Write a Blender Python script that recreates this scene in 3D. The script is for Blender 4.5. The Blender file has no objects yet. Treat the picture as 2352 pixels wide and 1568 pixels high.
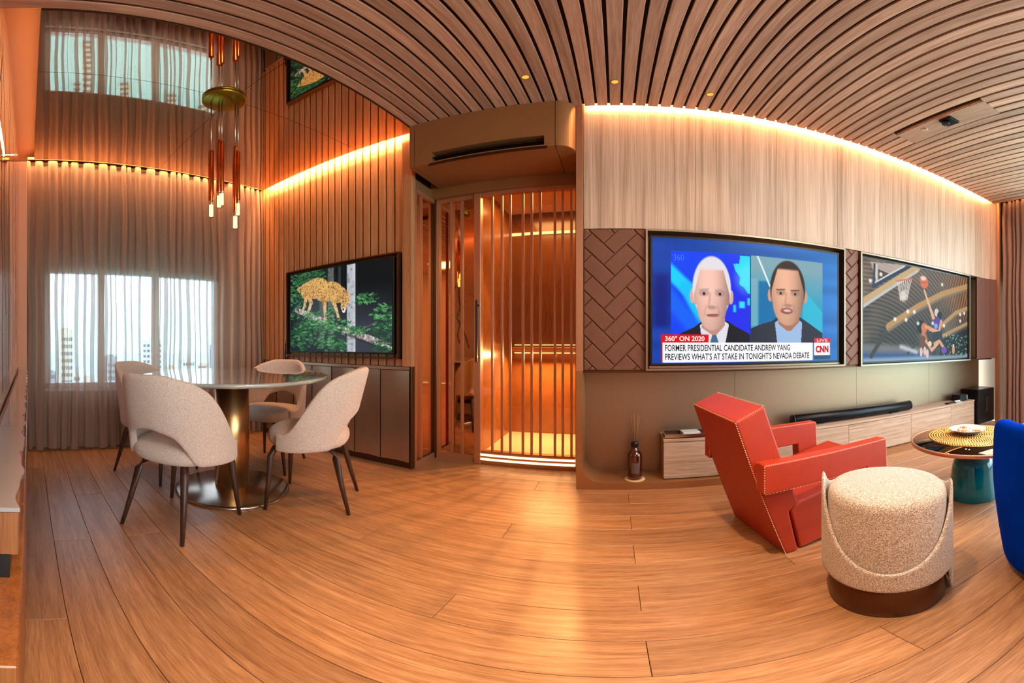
import bpy, bmesh, math, random
import numpy as np
from mathutils import Vector, Matrix
R = random.Random(7)
scene = bpy.context.scene
COL = scene.collection
PI = math.pi

# ------------------------------------------------------------------ camera (equirectangular crop of a panorama)
FPX, CX, CY = 858.0, 1414.0, 788.0            # pixels per radian, image column / row of the straight-ahead direction
cam_data = bpy.data.cameras.new('camera'); cam = bpy.data.objects.new('camera', cam_data); COL.objects.link(cam)
cam_data.type = 'PANO'; cam_data.panorama_type = 'EQUIRECTANGULAR'
cam_data.longitude_min = -CX / FPX; cam_data.longitude_max = (2352 - CX) / FPX
cam_data.latitude_max = CY / FPX; cam_data.latitude_min = -(1568 - CY) / FPX
cam_data.clip_start = 0.005; cam_data.clip_end = 5000
cam.location = (0, 0, 0.976); cam.rotation_euler = (PI / 2, 0, 0)
scene.camera = cam

# ------------------------------------------------------------------ sky
world = bpy.data.worlds.new('sky'); scene.world = world; world.use_nodes = True
wn = world.node_tree; wn.nodes.clear()
wo = wn.nodes.new('ShaderNodeOutputWorld'); wb = wn.nodes.new('ShaderNodeBackground')
tc = wn.nodes.new('ShaderNodeTexCoord'); sx = wn.nodes.new('ShaderNodeSeparateXYZ'); wr = wn.nodes.new('ShaderNodeValToRGB')
mp = wn.nodes.new('ShaderNodeMapRange'); mp.inputs[1].default_value = -0.05; mp.inputs[2].default_value = 0.6
wn.links.new(tc.outputs['Generated'], sx.inputs[0]); wn.links.new(sx.outputs[2], mp.inputs[0]); wn.links.new(mp.outputs[0], wr.inputs[0])
els = wr.color_ramp.elements
els[0].position = 0.0; els[0].color = (0.43, 0.75, 0.80, 1)
els[1].position = 1.0; els[1].color = (0.62, 0.78, 1.0, 1)
for p_, c_ in ((0.16, (0.46, 0.77, 0.84, 1)), (0.28, (0.68, 0.84, 0.97, 1)), (0.5, (0.85, 0.93, 1.0, 1))):
    e_ = els.new(p_); e_.color = c_
SKY = 10.0
wb.inputs[1].default_value = SKY
wn.links.new(wr.outputs[0], wb.inputs[0]); wn.links.new(wb.outputs[0], wo.inputs[0])

# ------------------------------------------------------------------ large lights (the room's cove LED runs and ceiling downlights, plus added fill)
WARM = (1.0, 0.47, 0.18); AMBER = (1.0, 0.66, 0.37); SOFT = (1.0, 0.92, 0.84); COVE = (1.0, 0.52, 0.19)
def area(name, loc, sx_, sy_, power, col, direction):
    l = bpy.data.lights.new(name, 'AREA'); l.shape = 'RECTANGLE'; l.size = sx_; l.size_y = sy_; l.energy = power; l.color = col
    o = bpy.data.objects.new(name, l); COL.objects.link(o); o.location = loc
    o.rotation_euler = Vector(direction).to_track_quat('-Z', 'Y').to_euler()
    return o
def area_x(name, x0, x1, y, z, w, power, col, down):       # a run along X; down = (dy, dz) of its axis
    l = bpy.data.lights.new(name, 'AREA'); l.shape = 'RECTANGLE'; l.size = x1 - x0; l.size_y = w; l.energy = power; l.color = col
    o = bpy.data.objects.new(name, l); COL.objects.link(o); o.location = ((x0 + x1) / 2, y, z)
    d = Vector((0, down[0], down[1])).normalized()
    o.rotation_euler = (math.atan2(d.y, -d.z), 0, 0)
    return o
def area_y(name, y0, y1, x, z, w, power, col, down):
    l = bpy.data.lights.new(name, 'AREA'); l.shape = 'RECTANGLE'; l.size = w; l.size_y = y1 - y0; l.energy = power; l.color = col
    o = bpy.data.objects.new(name, l); COL.objects.link(o); o.location = (x, (y0 + y1) / 2, z)
    d = Vector((down[0], 0, down[1])).normalized()
    o.rotation_euler = (0, -math.atan2(d.x, -d.z), 0)
    return o
def spot(name, loc, power, col, angle, blend=0.6, aim=None, radius=0.03):
    l = bpy.data.lights.new(name, 'SPOT'); l.energy = power; l.color = col; l.spot_size = math.radians(angle); l.spot_blend = blend; l.shadow_soft_size = radius
    o = bpy.data.objects.new(name, l); COL.objects.link(o); o.location = loc
    if aim: o.rotation_euler = (Vector(aim) - Vector(loc)).to_track_quat('-Z', 'Y').to_euler()
    return o
# cove runs
K = 2.4; K2 = 1.5
area_x('cove_light_television_wall', -0.18, 3.70, 2.303, 2.768, 0.02, 15 * K, COVE, (1, -0.25))
area_x('cove_light_television_wall_low', -0.18, 3.70, 2.365, 2.77, 0.03, 12 * K, WARM, (0.12, -1))
area_x('cove_light_slat_wall', -3.22, -1.50, 2.303, 2.768, 0.02, 13 * K, COVE, (1, -0.25))
area_x('cove_light_slat_wall_low', -3.22, -1.50, 2.365, 2.77, 0.03, 15 * K, WARM, (0.12, -1))
area_y('cove_light_curtain', -0.05, 2.33, -3.232, 2.76, 0.02, 11 * K, WARM, (-0.35, -1))
area_x('cove_light_left_wall', -3.2, -0.3, 0.035, 2.715, 0.02, 0.4 * K, WARM, (-1, 0.7))
area_x('cove_light_left_wash', -3.2, -0.3, 0.030, 2.73, 0.02, 1.6 * K, WARM, (-0.35, -1))
area_y('cove_light_right_drape', 0.2, 2.25, 3.80, 2.76, 0.03, 1.2 * K, WARM, (0.4, -1))
# ceiling downlights
for i_, (x_, y_, p_) in enumerate(((-0.475, 1.94, 9), (0.03, 2.05, 16), (0.573, 2.126, 16))):
    spot('downlight_beam', (x_, y_, 2.67), p_ * K2, AMBER, 75, 0.8, (x_, y_ - 0.25, 0))
for (x_, y_, p_, a_) in ((0.08, 0.66, 150, 72), (-0.6, 0.95, 22, 75), (1.0, 0.3, 8, 80), (0.4, -0.9, 14, 100)):
    spot('downlight_beam', (x_, y_, 2.66), p_ * K2, AMBER, a_, 0.9, (x_, y_ + 0.12, 0))
spot('recess_spot_beam', (1.93, 1.60, 2.66), 45, (1, 0.94, 0.88), 70, 0.8, (1.9, 1.5, 0))
spot('recess_spot_beam', (1.95, 1.82, 2.66), 30, (1, 0.94, 0.88), 70, 0.8, (2.0, 1.9, 0))
# added fill without fixtures: overhead panels and an upward spot brightening tops and ceiling
area('added_ceiling_fill', (0.6, -1.7, 2.68), 0.6, 0.6, 30, SOFT, (0, 0, -1))
spot('added_uplight_fill', (3.0, -1.3, 1.1), 150, SOFT, 150, 0.9, (2.4, -0.6, 2.7), 0.15)
area('added_ceiling_fill', (2.2, 0.1, 2.68), 1.3, 1.3, 85, SOFT, (0, 0, -1))
# lift cabin ceiling lamp
area('lift_cabin_lamp', (-0.65, 3.30, 2.34), 0.5, 0.5, 14, (1.0, 0.62, 0.30), (0, 0, -1))
spot('lift_downlight_beam', (-0.42, 3.35, 2.30), 130, AMBER, 70, 0.5, (-0.75, 2.3, 0), 0.012)
area_x('lift_rail_lamp', -0.95, -0.38, 3.62, 0.86, 0.04, 20, (1.0, 0.66, 0.36), (-0.5, -1))
vs = scene.view_settings
vs.view_transform = 'Standard'; vs.look = 'None'; vs.exposure = 0.12; vs.gamma = 1.0; vs.use_curve_mapping = False
scene.display_settings.display_device = 'sRGB'
cy = scene.cycles
cy.max_bounces = 10; cy.diffuse_bounces = 4; cy.glossy_bounces = 5; cy.transmission_bounces = 6; cy.transparent_max_bounces = 24
cy.caustics_reflective = False; cy.caustics_refractive = False; cy.sample_clamp_indirect = 4.0; cy.use_denoising = True

# ------------------------------------------------------------------ helpers
def lin(c):
    return tuple(((v / 255) / 12.92 if v / 255 <= 0.04045 else ((v / 255 + 0.055) / 1.055) ** 2.4) for v in c)
class MB:
    def __init__(self): self.v = []; self.f = []; self.smooth = []
    def poly(self, vs_, fs_, smooth=False):
        n = len(self.v); self.v += [tuple(p) for p in vs_]
        for f in fs_: self.f.append(tuple(n + i for i in f)); self.smooth.append(smooth)
        return self
    def box(self, x0, x1, y0, y1, z0, z1, ch=0.0):
        if ch <= 0:
            return self.poly([(x, y, z) for x in (x0, x1) for y in (y0, y1) for z in (z0, z1)],
                             [(0, 1, 3, 2), (4, 6, 7, 5), (0, 4, 5, 1), (2, 3, 7, 6), (0, 2, 6, 4), (1, 5, 7, 3)])
        pts = []
        for x, sx1 in ((x0, 1), (x1, -1)):
            for y, sy1 in ((y0, 1), (y1, -1)):
                for z, sz1 in ((z0, 1), (z1, -1)):
                    pts += [(x, y + sy1 * ch, z + sz1 * ch), (x + sx1 * ch, y, z + sz1 * ch), (x + sx1 * ch, y + sy1 * ch, z)]
        I = lambda a, b, c, k: ((a * 2 + b) * 2 + c) * 3 + k
        fs = []
        for a in (0, 1):
            fs.append(tuple(I(a, b, c, 0) for b, c in ((0, 0), (0, 1), (1, 1), (1, 0))))
            fs.append(tuple(I(b, a, c, 1) for b, c in ((0, 0), (0, 1), (1, 1), (1, 0))))
            fs.append(tuple(I(b, c, a, 2) for b, c in ((0, 0), (0, 1), (1, 1), (1, 0))))
        for b in (0, 1):
            for c in (0, 1):
                fs.append((I(0, b, c, 1), I(1, b, c, 1), I(1, b, c, 2), I(0, b, c, 2)))
                fs.append((I(b, 0, c, 0), I(b, 1, c, 0), I(b, 1, c, 2), I(b, 0, c, 2)))
                fs.append((I(b, c, 0, 0), I(b, c, 1, 0), I(b, c, 1, 1), I(b, c, 0, 1)))
        for a in (0, 1):
            for b in (0, 1):
                for c in (0, 1): fs.append((I(a, b, c, 0), I(a, b, c, 1), I(a, b, c, 2)))
        return self.poly(pts, fs)
    def prism(self, pts2, axis, a0, a1):          # polygon extruded along an axis; pts2 are the other two coordinates in order
        n = len(pts2)
        def mk(p, a):
            return {'x': (a, p[0], p[1]), 'y': (p[0], a, p[1]), 'z': (p[0], p[1], a)}[axis]
        vs_ = [mk(p, a0) for p in pts2] + [mk(p, a1) for p in pts2]
        return self.poly(vs_, [tuple(range(n))[::-1], tuple(range(n, 2 * n))] + [(i, (i + 1) % n, n + (i + 1) % n, n + i) for i in range(n)])
    def lathe(self, prof, c=(0, 0, 0), n=32, axis='z', smooth=True, sx_=1, sy_=1):
        vs_, fs_ = [], []
        for r, h in prof:
            for k in range(n):
                a = 2 * PI * k / n; u, w = r * math.cos(a) * sx_, r * math.sin(a) * sy_
                vs_.append({'z': (c[0] + u, c[1] + w, c[2] + h), 'x': (c[0] + h, c[1] + u, c[2] + w), 'y': (c[0] + u, c[1] + h, c[2] + w)}[axis])
        for i in range(len(prof) - 1):
            for k in range(n):
                fs_.append((i * n + k, i * n + (k + 1) % n, (i + 1) * n + (k + 1) % n, (i + 1) * n + k))
        if prof[0][0] > 1e-6: fs_.append(tuple(range(n))[::-1])
        if prof[-1][0] > 1e-6: fs_.append(tuple(range((len(prof) - 1) * n, len(prof) * n)))
        return self.poly(vs_, fs_, smooth)
    def tube(self, pts, rad, n=10, smooth=True):
        pts = [Vector(p) for p in pts]; rad = rad if isinstance(rad, (list, tuple)) else [rad] * len(pts)
        vs_, fs_ = [], []; up = Vector((0.13, 0.31, 0.94))
        for i, p in enumerate(pts):
            t = (pts[min(i + 1, len(pts) - 1)] - pts[max(i - 1, 0)]).normalized()
            if abs(t.dot(up)) > 0.97: up = Vector((1, 0.1, 0))
            a = t.cross(up).normalized(); b = t.cross(a)
            for k in range(n):
                g = 2 * PI * k / n; vs_.append(p + (a * math.cos(g) + b * math.sin(g)) * rad[i])
        for i in range(len(pts) - 1):
            for k in range(n): fs_.append((i * n + k, i * n + (k + 1) % n, (i + 1) * n + (k + 1) % n, (i + 1) * n + k))
        fs_ += [tuple(range(n))[::-1], tuple(range((len(pts) - 1) * n, len(pts) * n))]
        return self.poly(vs_, fs_, smooth)
    def grid(self, fn, nu, nv, smooth=True, closed_u=False):
        vs_ = [fn(i / (nu if closed_u else nu - 1), j / (nv - 1)) for j in range(nv) for i in range(nu)]
        fs_ = []
        for j in range(nv - 1):
            for i in range(nu if closed_u else nu - 1):
                fs_.append((j * nu + i, j * nu + (i + 1) % nu, (j + 1) * nu + (i + 1) % nu, (j + 1) * nu + i))
        return self.poly(vs_, fs_, smooth)
    def mesh(self, name, mat=None):
        me = bpy.data.meshes.new(name); me.from_pydata(self.v, [], self.f)
        me.polygons.foreach_set('use_smooth', self.smooth)
        if mat: me.materials.append(mat)
        me.update()
        bm = bmesh.new(); bm.from_mesh(me); bmesh.ops.recalc_face_normals(bm, faces=bm.faces); bm.to_mesh(me); bm.free()
        return me
    def build(self, name, mat, parent=None, kind=None, bevel=0, sub=0):
        o = bpy.data.objects.new(name, self.mesh(name, mat)); COL.objects.link(o)
        if parent is not None: o.parent = parent
        if kind: o['kind'] = kind
        if bevel:
            m = o.modifiers.new('bevel', 'BEVEL'); m.width = bevel; m.segments = 3; m.limit_method = 'ANGLE'
            o.data.polygons.foreach_set('use_smooth', [True] * len(o.data.polygons))
            w = o.modifiers.new('wn', 'WEIGHTED_NORMAL')
        if sub:
            m = o.modifiers.new('sub', 'SUBSURF'); m.levels = sub; m.render_levels = sub
        return o
def tag(o, label, cat, group=None, kind=None):
    o['label'] = label; o['category'] = cat
    if group: o['group'] = group
    if kind: o['kind'] = kind
    return o
def empty(name, loc=(0, 0, 0), rz=0, label=None, cat=None, group=None, kind=None):
    o = bpy.data.objects.new(name, None); COL.objects.link(o); o.location = loc; o.rotation_euler = (0, 0, rz); o.empty_display_size = 0.1
    if label: tag(o, label, cat, group, kind)
    return o
def inst(name, me, parent, loc=(0, 0, 0), rot=(0, 0, 0), kind=None):
    o = bpy.data.objects.new(name, me); COL.objects.link(o); o.parent = parent; o.location = loc; o.rotation_euler = rot
    if kind: o['kind'] = kind
    return o
def copy_tree(o, parent=None):
    c = o.copy(); COL.objects.link(c); c.parent = parent
    for ch in list(o.children): copy_tree(ch, c)
    return c

# ------------------------------------------------------------------ materials
def mat_new(name):
    m = bpy.data.materials.new(name); m.use_nodes = True; nt = m.node_tree
    return m, nt, nt.nodes['Principled BSDF']
def pbr(name, rgb, rough=0.5, metal=0.0, spec=0.5, coat=0.0, emit=None, estr=0.0, trans=0.0, alpha=1.0, sheen=0.0, aniso=0.0, noise=0.0, nscale=20.0, bump=0.0, bscale=200.0, ior=1.45, coat_rough=0.03):
    m, nt, b = mat_new(name); I = b.inputs
    col = lin(rgb)
    I['Base Color'].default_value = (*col, 1); I['Roughness'].default_value = rough; I['Metallic'].default_value = metal
    I['Specular IOR Level'].default_value = spec; I['Coat Weight'].default_value = coat; I['Coat Roughness'].default_value = coat_rough
    I['Transmission Weight'].default_value = trans; I['Alpha'].default_value = alpha; I['IOR'].default_value = ior
    I['Sheen Weight'].default_value = sheen; I['Anisotropic'].default_value = aniso
    if emit: I['Emission Color'].default_value = (*lin(emit), 1); I['Emission Strength'].default_value = estr
    if noise or bump:
        t = nt.nodes.new('ShaderNodeTexCoord')
        if noise:
            n = nt.nodes.new('ShaderNodeTexNoise'); n.inputs['Scale'].default_value = nscale; n.inputs['Detail'].default_value = 3
            nt.links.new(t.outputs['Object'], n.inputs['Vector'])
            r = nt.nodes.new('ShaderNodeValToRGB')
            r.color_ramp.elements[0].position = 0.3; r.color_ramp.elements[1].position = 0.7
            r.color_ramp.elements[0].color = (*[c * (1 - noise) for c in col], 1); r.color_ramp.elements[1].color = (*[min(1, c * (1 + noise)) for c in col], 1)
            nt.links.new(n.outputs['Fac'], r.inputs[0]); nt.links.new(r.outputs[0], I['Base Color'])
        if bump:
            n2 = nt.nodes.new('ShaderNodeTexNoise'); n2.inputs['Scale'].default_value = bscale; n2.inputs['Detail'].default_value = 2
            nt.links.new(t.outputs['Object'], n2.inputs['Vector'])
            bp = nt.nodes.new('ShaderNodeBump'); bp.inputs['Strength'].default_value = bump; bp.inputs['Distance'].default_value = 0.004
            nt.links.new(n2.outputs['Fac'], bp.inputs['Height']); nt.links.new(bp.outputs[0], I['Normal'])
    return m
def wood(name, dark, mid, light, axis='x', along=1.2, across=26.0, rough=0.4, coat=0.0, vary=0.18, bump=0.15, rings=True):
    m, nt, b = mat_new(name); N = nt.nodes.new; L = nt.links.new
    t = N('ShaderNodeTexCoord'); oi = N('ShaderNodeObjectInfo'); add = N('ShaderNodeVectorMath'); add.operation = 'ADD'
    rv = N('ShaderNodeVectorMath'); rv.operation = 'SCALE'; rv.inputs[0].default_value = (17.3, 9.1, 23.7)
    L(oi.outputs['Random'], rv.inputs['Scale']); L(t.outputs['Object'], add.inputs[0]); L(rv.outputs[0], add.inputs[1])
    mp_ = N('ShaderNodeMapping'); s = [across] * 3; s['xyz'.index(axis)] = along; mp_.inputs['Scale'].default_value = s
    L(add.outputs[0], mp_.inputs['Vector'])
    n1 = N('ShaderNodeTexNoise'); n1.inputs['Scale'].default_value = 1.0; n1.inputs['Detail'].default_value = 5; n1.inputs['Roughness'].default_value = 0.6; n1.inputs['Distortion'].default_value = 0.6
    L(mp_.outputs[0], n1.inputs['Vector'])
    mp2 = N('ShaderNodeMapping'); s2 = [across * 9] * 3; s2['xyz'.index(axis)] = along * 6; mp2.inputs['Scale'].default_value = s2
    L(add.outputs[0], mp2.inputs['Vector'])
    n2 = N('ShaderNodeTexNoise'); n2.inputs['Scale'].default_value = 1.0; n2.inputs['Detail'].default_value = 3; L(mp2.outputs[0], n2.inputs['Vector'])
    mix = N('ShaderNodeMath'); mix.operation = 'MULTIPLY_ADD'; mix.inputs[1].default_value = 0.45; L(n2.outputs['Fac'], mix.inputs[0])
    sc = N('ShaderNodeMath'); sc.operation = 'MULTIPLY'; sc.inputs[1].default_value = 0.55; L(n1.outputs['Fac'], sc.inputs[0]); L(sc.outputs[0], mix.inputs[2])
    r = N('ShaderNodeValToRGB'); e = r.color_ramp.elements
    e[0].position = 0.36; e[0].color = (*lin(dark), 1); e[1].position = 0.64; e[1].color = (*lin(light), 1); q = e.new(0.5); q.color = (*lin(mid), 1)
    L(mix.outputs[0], r.inputs[0])
    hv = N('ShaderNodeHueSaturation'); mr = N('ShaderNodeMapRange'); mr.inputs[3].default_value = 1 - vary; mr.inputs[4].default_value = 1 + vary
    L(oi.outputs['Random'], mr.inputs[0]); L(mr.outputs[0], hv.inputs['Value']); L(r.outputs[0], hv.inputs['Color']); L(hv.outputs[0], b.inputs['Base Color'])
    b.inputs['Roughness'].default_value = rough; b.inputs['Coat Weight'].default_value = coat; b.inputs['Coat Roughness'].default_value = 0.25
    bp = N('ShaderNodeBump'); bp.inputs['Strength'].default_value = bump; bp.inputs['Distance'].default_value = 0.002
    L(mix.outputs[0], bp.inputs['Height']); L(bp.outputs[0], b.inputs['Normal'])
    return m
def brushed(name, rgb, axis='z', rough=0.32, var=0.12, metal=1.0):
    m, nt, b = mat_new(name); N = nt.nodes.new; L = nt.links.new
    t = N('ShaderNodeTexCoord'); mp_ = N('ShaderNodeMapping'); s = [420.0] * 3; s['xyz'.index(axis)] = 3.0; mp_.inputs['Scale'].default_value = s
    L(t.outputs['Object'], mp_.inputs['Vector']); n = N('ShaderNodeTexNoise'); n.inputs['Scale'].default_value = 1; L(mp_.outputs[0], n.inputs['Vector'])
    mr = N('ShaderNodeMapRange'); mr.inputs[3].default_value = rough - var; mr.inputs[4].default_value = rough + var; L(n.outputs['Fac'], mr.inputs[0]); L(mr.outputs[0], b.inputs['Roughness'])
    b.inputs['Base Color'].default_value = (*lin(rgb), 1); b.inputs['Metallic'].default_value = metal
    return m
def speckle(name, c1, c2, scale=220, rough=0.95, bump=0.6, sheen=0.3):
    m, nt, b = mat_new(name); N = nt.nodes.new; L = nt.links.new
    t = N('ShaderNodeTexCoord'); v = N('ShaderNodeTexVoronoi'); v.inputs['Scale'].default_value = scale; L(t.outputs['Object'], v.inputs['Vector'])
    n = N('ShaderNodeTexNoise'); n.inputs['Scale'].default_value = scale * 0.8; n.inputs['Detail'].default_value = 2; L(t.outputs['Object'], n.inputs['Vector'])
    r = N('ShaderNodeValToRGB'); r.color_ramp.elements[0].position = 0.38; r.color_ramp.elements[1].position = 0.6
    r.color_ramp.elements[0].color = (*lin(c1), 1); r.color_ramp.elements[1].color = (*lin(c2), 1); L(n.outputs['Fac'], r.inputs[0]); L(r.outputs[0], b.inputs['Base Color'])
    bp = N('ShaderNodeBump'); bp.inputs['Strength'].default_value = bump; bp.inputs['Distance'].default_value = 0.004; L(v.outputs['Distance'], bp.inputs['Height']); L(bp.outputs[0], b.inputs['Normal'])
    b.inputs['Roughness'].default_value = rough; b.inputs['Sheen Weight'].default_value = sheen; b.inputs['Specular IOR Level'].default_value = 0.2
    return m
def glassy(name, tint, fac_min=0.04, rough=0.01):
    m = bpy.data.materials.new(name); m.use_nodes = True; nt = m.node_tree; nt.nodes.clear(); N = nt.nodes.new; L = nt.links.new
    o = N('ShaderNodeOutputMaterial'); tr = N('ShaderNodeBsdfTransparent'); gl = N('ShaderNodeBsdfGlossy'); mx = N('ShaderNodeMixShader'); lw = N('ShaderNodeFresnel')
    lw.inputs[0].default_value = 1.5; tr.inputs[0].default_value = (*tint, 1); gl.inputs['Roughness'].default_value = rough
    mr = N('ShaderNodeMath'); mr.operation = 'MAXIMUM'; mr.inputs[1].default_value = fac_min
    ge = N('ShaderNodeNewGeometry'); iv = N('ShaderNodeMath'); iv.operation = 'SUBTRACT'; iv.inputs[0].default_value = 1.0; L(ge.outputs['Backfacing'], iv.inputs[1]); ml = N('ShaderNodeMath'); ml.operation = 'MULTIPLY'
    L(lw.outputs[0], mr.inputs[0]); L(mr.outputs[0], ml.inputs[0]); L(iv.outputs[0], ml.inputs[1]); L(ml.outputs[0], mx.inputs[0]); L(tr.outputs[0], mx.inputs[1]); L(gl.outputs[0], mx.inputs[2]); L(mx.outputs[0], o.inputs[0])
    return m
def mirror_glass(name, rgb, rough=0.02, mix=0.0):
    m, nt, b = mat_new(name); b.inputs['Base Color'].default_value = (*lin(rgb), 1); b.inputs['Metallic'].default_value = 1; b.inputs['Roughness'].default_value = rough
    return m
def sheer(name, rgb, alpha, transl=0.45):
    m = bpy.data.materials.new(name); m.use_nodes = True; nt = m.node_tree; nt.nodes.clear(); N = nt.nodes.new; L = nt.links.new
    o = N('ShaderNodeOutputMaterial'); tr = N('ShaderNodeBsdfTransparent'); df = N('ShaderNodeBsdfDiffuse'); tl = N('ShaderNodeBsdfTranslucent'); m1 = N('ShaderNodeMixShader'); m2 = N('ShaderNodeMixShader')
    t = N('ShaderNodeTexCoord'); mp_ = N('ShaderNodeMapping'); mp_.inputs['Scale'].default_value = (300, 300, 40); n = N('ShaderNodeTexNoise'); n.inputs['Scale'].default_value = 1
    L(t.outputs['Object'], mp_.inputs['Vector']); L(mp_.outputs[0], n.inputs['Vector'])
    r = N('ShaderNodeValToRGB'); c = lin(rgb); r.color_ramp.elements[0].color = (*[v * 0.75 for v in c], 1); r.color_ramp.elements[1].color = (*[min(1, v * 1.25) for v in c], 1); L(n.outputs['Fac'], r.inputs[0])
    L(r.outputs[0], df.inputs[0]); L(r.outputs[0], tl.inputs[0]); m1.inputs[0].default_value = transl; L(df.outputs[0], m1.inputs[1]); L(tl.outputs[0], m1.inputs[2])
    m2.inputs[0].default_value = 1 - alpha; L(m1.outputs[0], m2.inputs[1]); L(tr.outputs[0], m2.inputs[2]); L(m2.outputs[0], o.inputs[0])
    return m
def emitter(name, rgb, s):
    m = bpy.data.materials.new(name); m.use_nodes = True; nt = m.node_tree; nt.nodes.clear()
    o = nt.nodes.new('ShaderNodeOutputMaterial'); e = nt.nodes.new('ShaderNodeEmission'); e.inputs[0].default_value = (*lin(rgb), 1); e.inputs[1].default_value = s; nt.links.new(e.outputs[0], o.inputs[0])
    return m
def screen_mat(name, s):
    m = bpy.data.materials.new(name); m.use_nodes = True; nt = m.node_tree; nt.nodes.clear(); N = nt.nodes.new; L = nt.links.new
    o = N('ShaderNodeOutputMaterial'); e = N('ShaderNodeEmission'); a = N('ShaderNodeVertexColor'); a.layer_name = 'picture'; e.inputs[1].default_value = s
    g = N('ShaderNodeBsdfGlossy'); g.inputs['Roughness'].default_value = 0.3; mx = N('ShaderNodeMixShader'); mx.inputs[0].default_value = 0.012
    L(a.outputs[0], e.inputs[0]); L(e.outputs[0], mx.inputs[1]); L(g.outputs[0], mx.inputs[2]); L(mx.outputs[0], o.inputs[0])
    return m

M = {}
M['floor'] = wood('oak_floor', (130, 88, 56), (160, 114, 76), (184, 138, 98), 'x', 2.6, 46, rough=0.40, coat=0.28, vary=0.13, bump=0.25)
M['slat'] = wood('oak_slat', (152, 112, 88), (184, 142, 116), (206, 166, 140), 'y', 1.4, 40, rough=0.5, vary=0.22)
M['slat_v'] = wood('oak_slat_upright', (160, 100, 58), (186, 124, 78), (202, 142, 96), 'z', 1.4, 40, rough=0.5, vary=0.08)
M['veneer'] = wood('oak_veneer', (160, 130, 108), (192, 160, 138), (214, 184, 162), 'z', 0.35, 17, rough=0.5, vary=0.07)
M['console'] = wood('limed_oak', (150, 120, 96), (182, 150, 124), (202, 174, 150), 'x', 1.5, 60, rough=0.5, vary=0.04)
M['dark_void'] = pbr('dark_void', (34, 18, 10), 0.9)
M['bronze'] = brushed('bronze_metal', (184, 156, 132), 'z', 0.34, 0.08, 0.82)
M['bronze_dark'] = pbr('bronze_dark', (96, 66, 44), 0.38, 0.9)
M['bronze_frame'] = pbr('bronze_frame', (206, 152, 116), 0.36, 0.7)
M['bronze_paint'] = pbr('bronze_paint', (160, 108, 66), 0.42, 0.35, noise=0.06, nscale=3)
M['backpanel'] = brushed('brushed_back_panel', (158, 130, 106), 'x', 0.46, 0.05)
M['mirror'] = mirror_glass('bronze_mirror', (230, 200, 176), 0.012)
M['mirror_tint'] = mirror_glass('amber_mirror', (222, 172, 128), 0.03)
M['plaster'] = pbr('warm_plaster', (226, 178, 146), 0.8)
M['leather'] = pbr('brown_leather', (116, 72, 52), 0.45, bump=0.15, bscale=300, noise=0.06, nscale=12)
M['leather_end'] = pbr('brown_leather_end', (112, 72, 60), 0.5, bump=0.1)
M['red'] = pbr('red_leather', (166, 48, 20), 0.48, spec=0.5, noise=0.06, nscale=14, bump=0.08, bscale=260)
M['stitch'] = pbr('cream_thread', (238, 200, 160), 0.8)
M['boucle'] = speckle('beige_boucle', (202, 180, 162), (222, 202, 186), 240)
M['boucle_grey'] = speckle('grey_boucle', (150, 134, 124), (216, 202, 190), 300)
M['walnut'] = wood('walnut', (46, 28, 20), (66, 42, 30), (84, 56, 42), 'z', 2, 50, rough=0.4, vary=0.05)
M['trim_metal'] = pbr('dull_trim_metal', (150, 130, 112), 0.35, 0.9)
M['steel'] = pbr('brushed_steel', (196, 184, 170), 0.22, 1.0)
M['brass'] = brushed('brushed_brass', (214, 164, 108), 'z', 0.34, 0.08)
M['stone'] = pbr('polished_stone', (176, 178, 168), 0.05, 0.0, 0.9, coat=1.0, noise=0.25, nscale=6, coat_rough=0.01)
M['black'] = pbr('black_plastic', (14, 14, 15), 0.35)
M['black_metal'] = pbr('black_metal', (24, 25, 28), 0.35, 0.6)
M['grey_plastic'] = pbr('grey_plastic', (120, 118, 116), 0.4)
M['blue'] = pbr('blue_velvet', (0, 52, 176), 0.9, spec=0.02, sheen=0.0, noise=0.15, nscale=6, bump=0.05)
M['teal_glass'] = pbr('teal_glass', (0, 124, 134), 0.10, trans=0.12, coat=0.25, spec=0.4)
M['teal_inner'] = pbr('teal_glass_inner', (0, 96, 120), 0.05, trans=0.3)
M['copper'] = pbr('copper', (214, 120, 62), 0.22, 1.0)
M['gold'] = pbr('antique_gold', (150, 128, 40), 0.25, 0.9)
M['bulb'] = emitter('lit_crystal', (255, 196, 128), 5.0)
M['crystal'] = glassy('crystal', (0.96, 0.85, 0.7), 0.1)
M['amber_glass'] = pbr('amber_glass', (70, 18, 6), 0.06, coat=0.6, spec=0.8)
M['white'] = pbr('white_ceramic', (232, 226, 216), 0.3)
M['paper'] = pbr('white_paper', (232, 228, 222), 0.8)
M['reed'] = pbr('rattan_reed', (150, 104, 58), 0.8)
M['pane'] = glassy('window_pane', (0.93, 0.97, 0.97), 0.03)
M['tinted_pane'] = glassy('tinted_pane', (0.63, 0.655, 0.67), 0.03)
M['lift_pane'] = glassy('lift_pane', (0.95, 0.82, 0.64), 0.10)
M['white_frame'] = pbr('white_window_frame', (205, 210, 212), 0.45)
M['sheer'] = sheer('brown_sheer', (200, 168, 148), 0.52, 0.32)
M['drape'] = pbr('brown_drape', (142, 112, 100), 0.9, sheen=0.2)
M['led'] = emitter('led_line', (255, 196, 140), 3.5)
M['cove_reflection_glow'] = emitter('cove_reflection_glow', (255, 214, 168), 2.2)  # emission standing in for a reflected cove line in the lift
M['lift_stone'] = pbr('lift_stone', (150, 96, 52), 0.25, noise=0.14, nscale=9, spec=0.6)
M['lift_floor'] = pbr('lift_floor_marble', (236, 214, 186), 0.3)
M['lift_mirror'] = pbr('lift_amber_panel', (112, 66, 32), 0.2, spec=0.7, noise=0.1, nscale=5)
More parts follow.
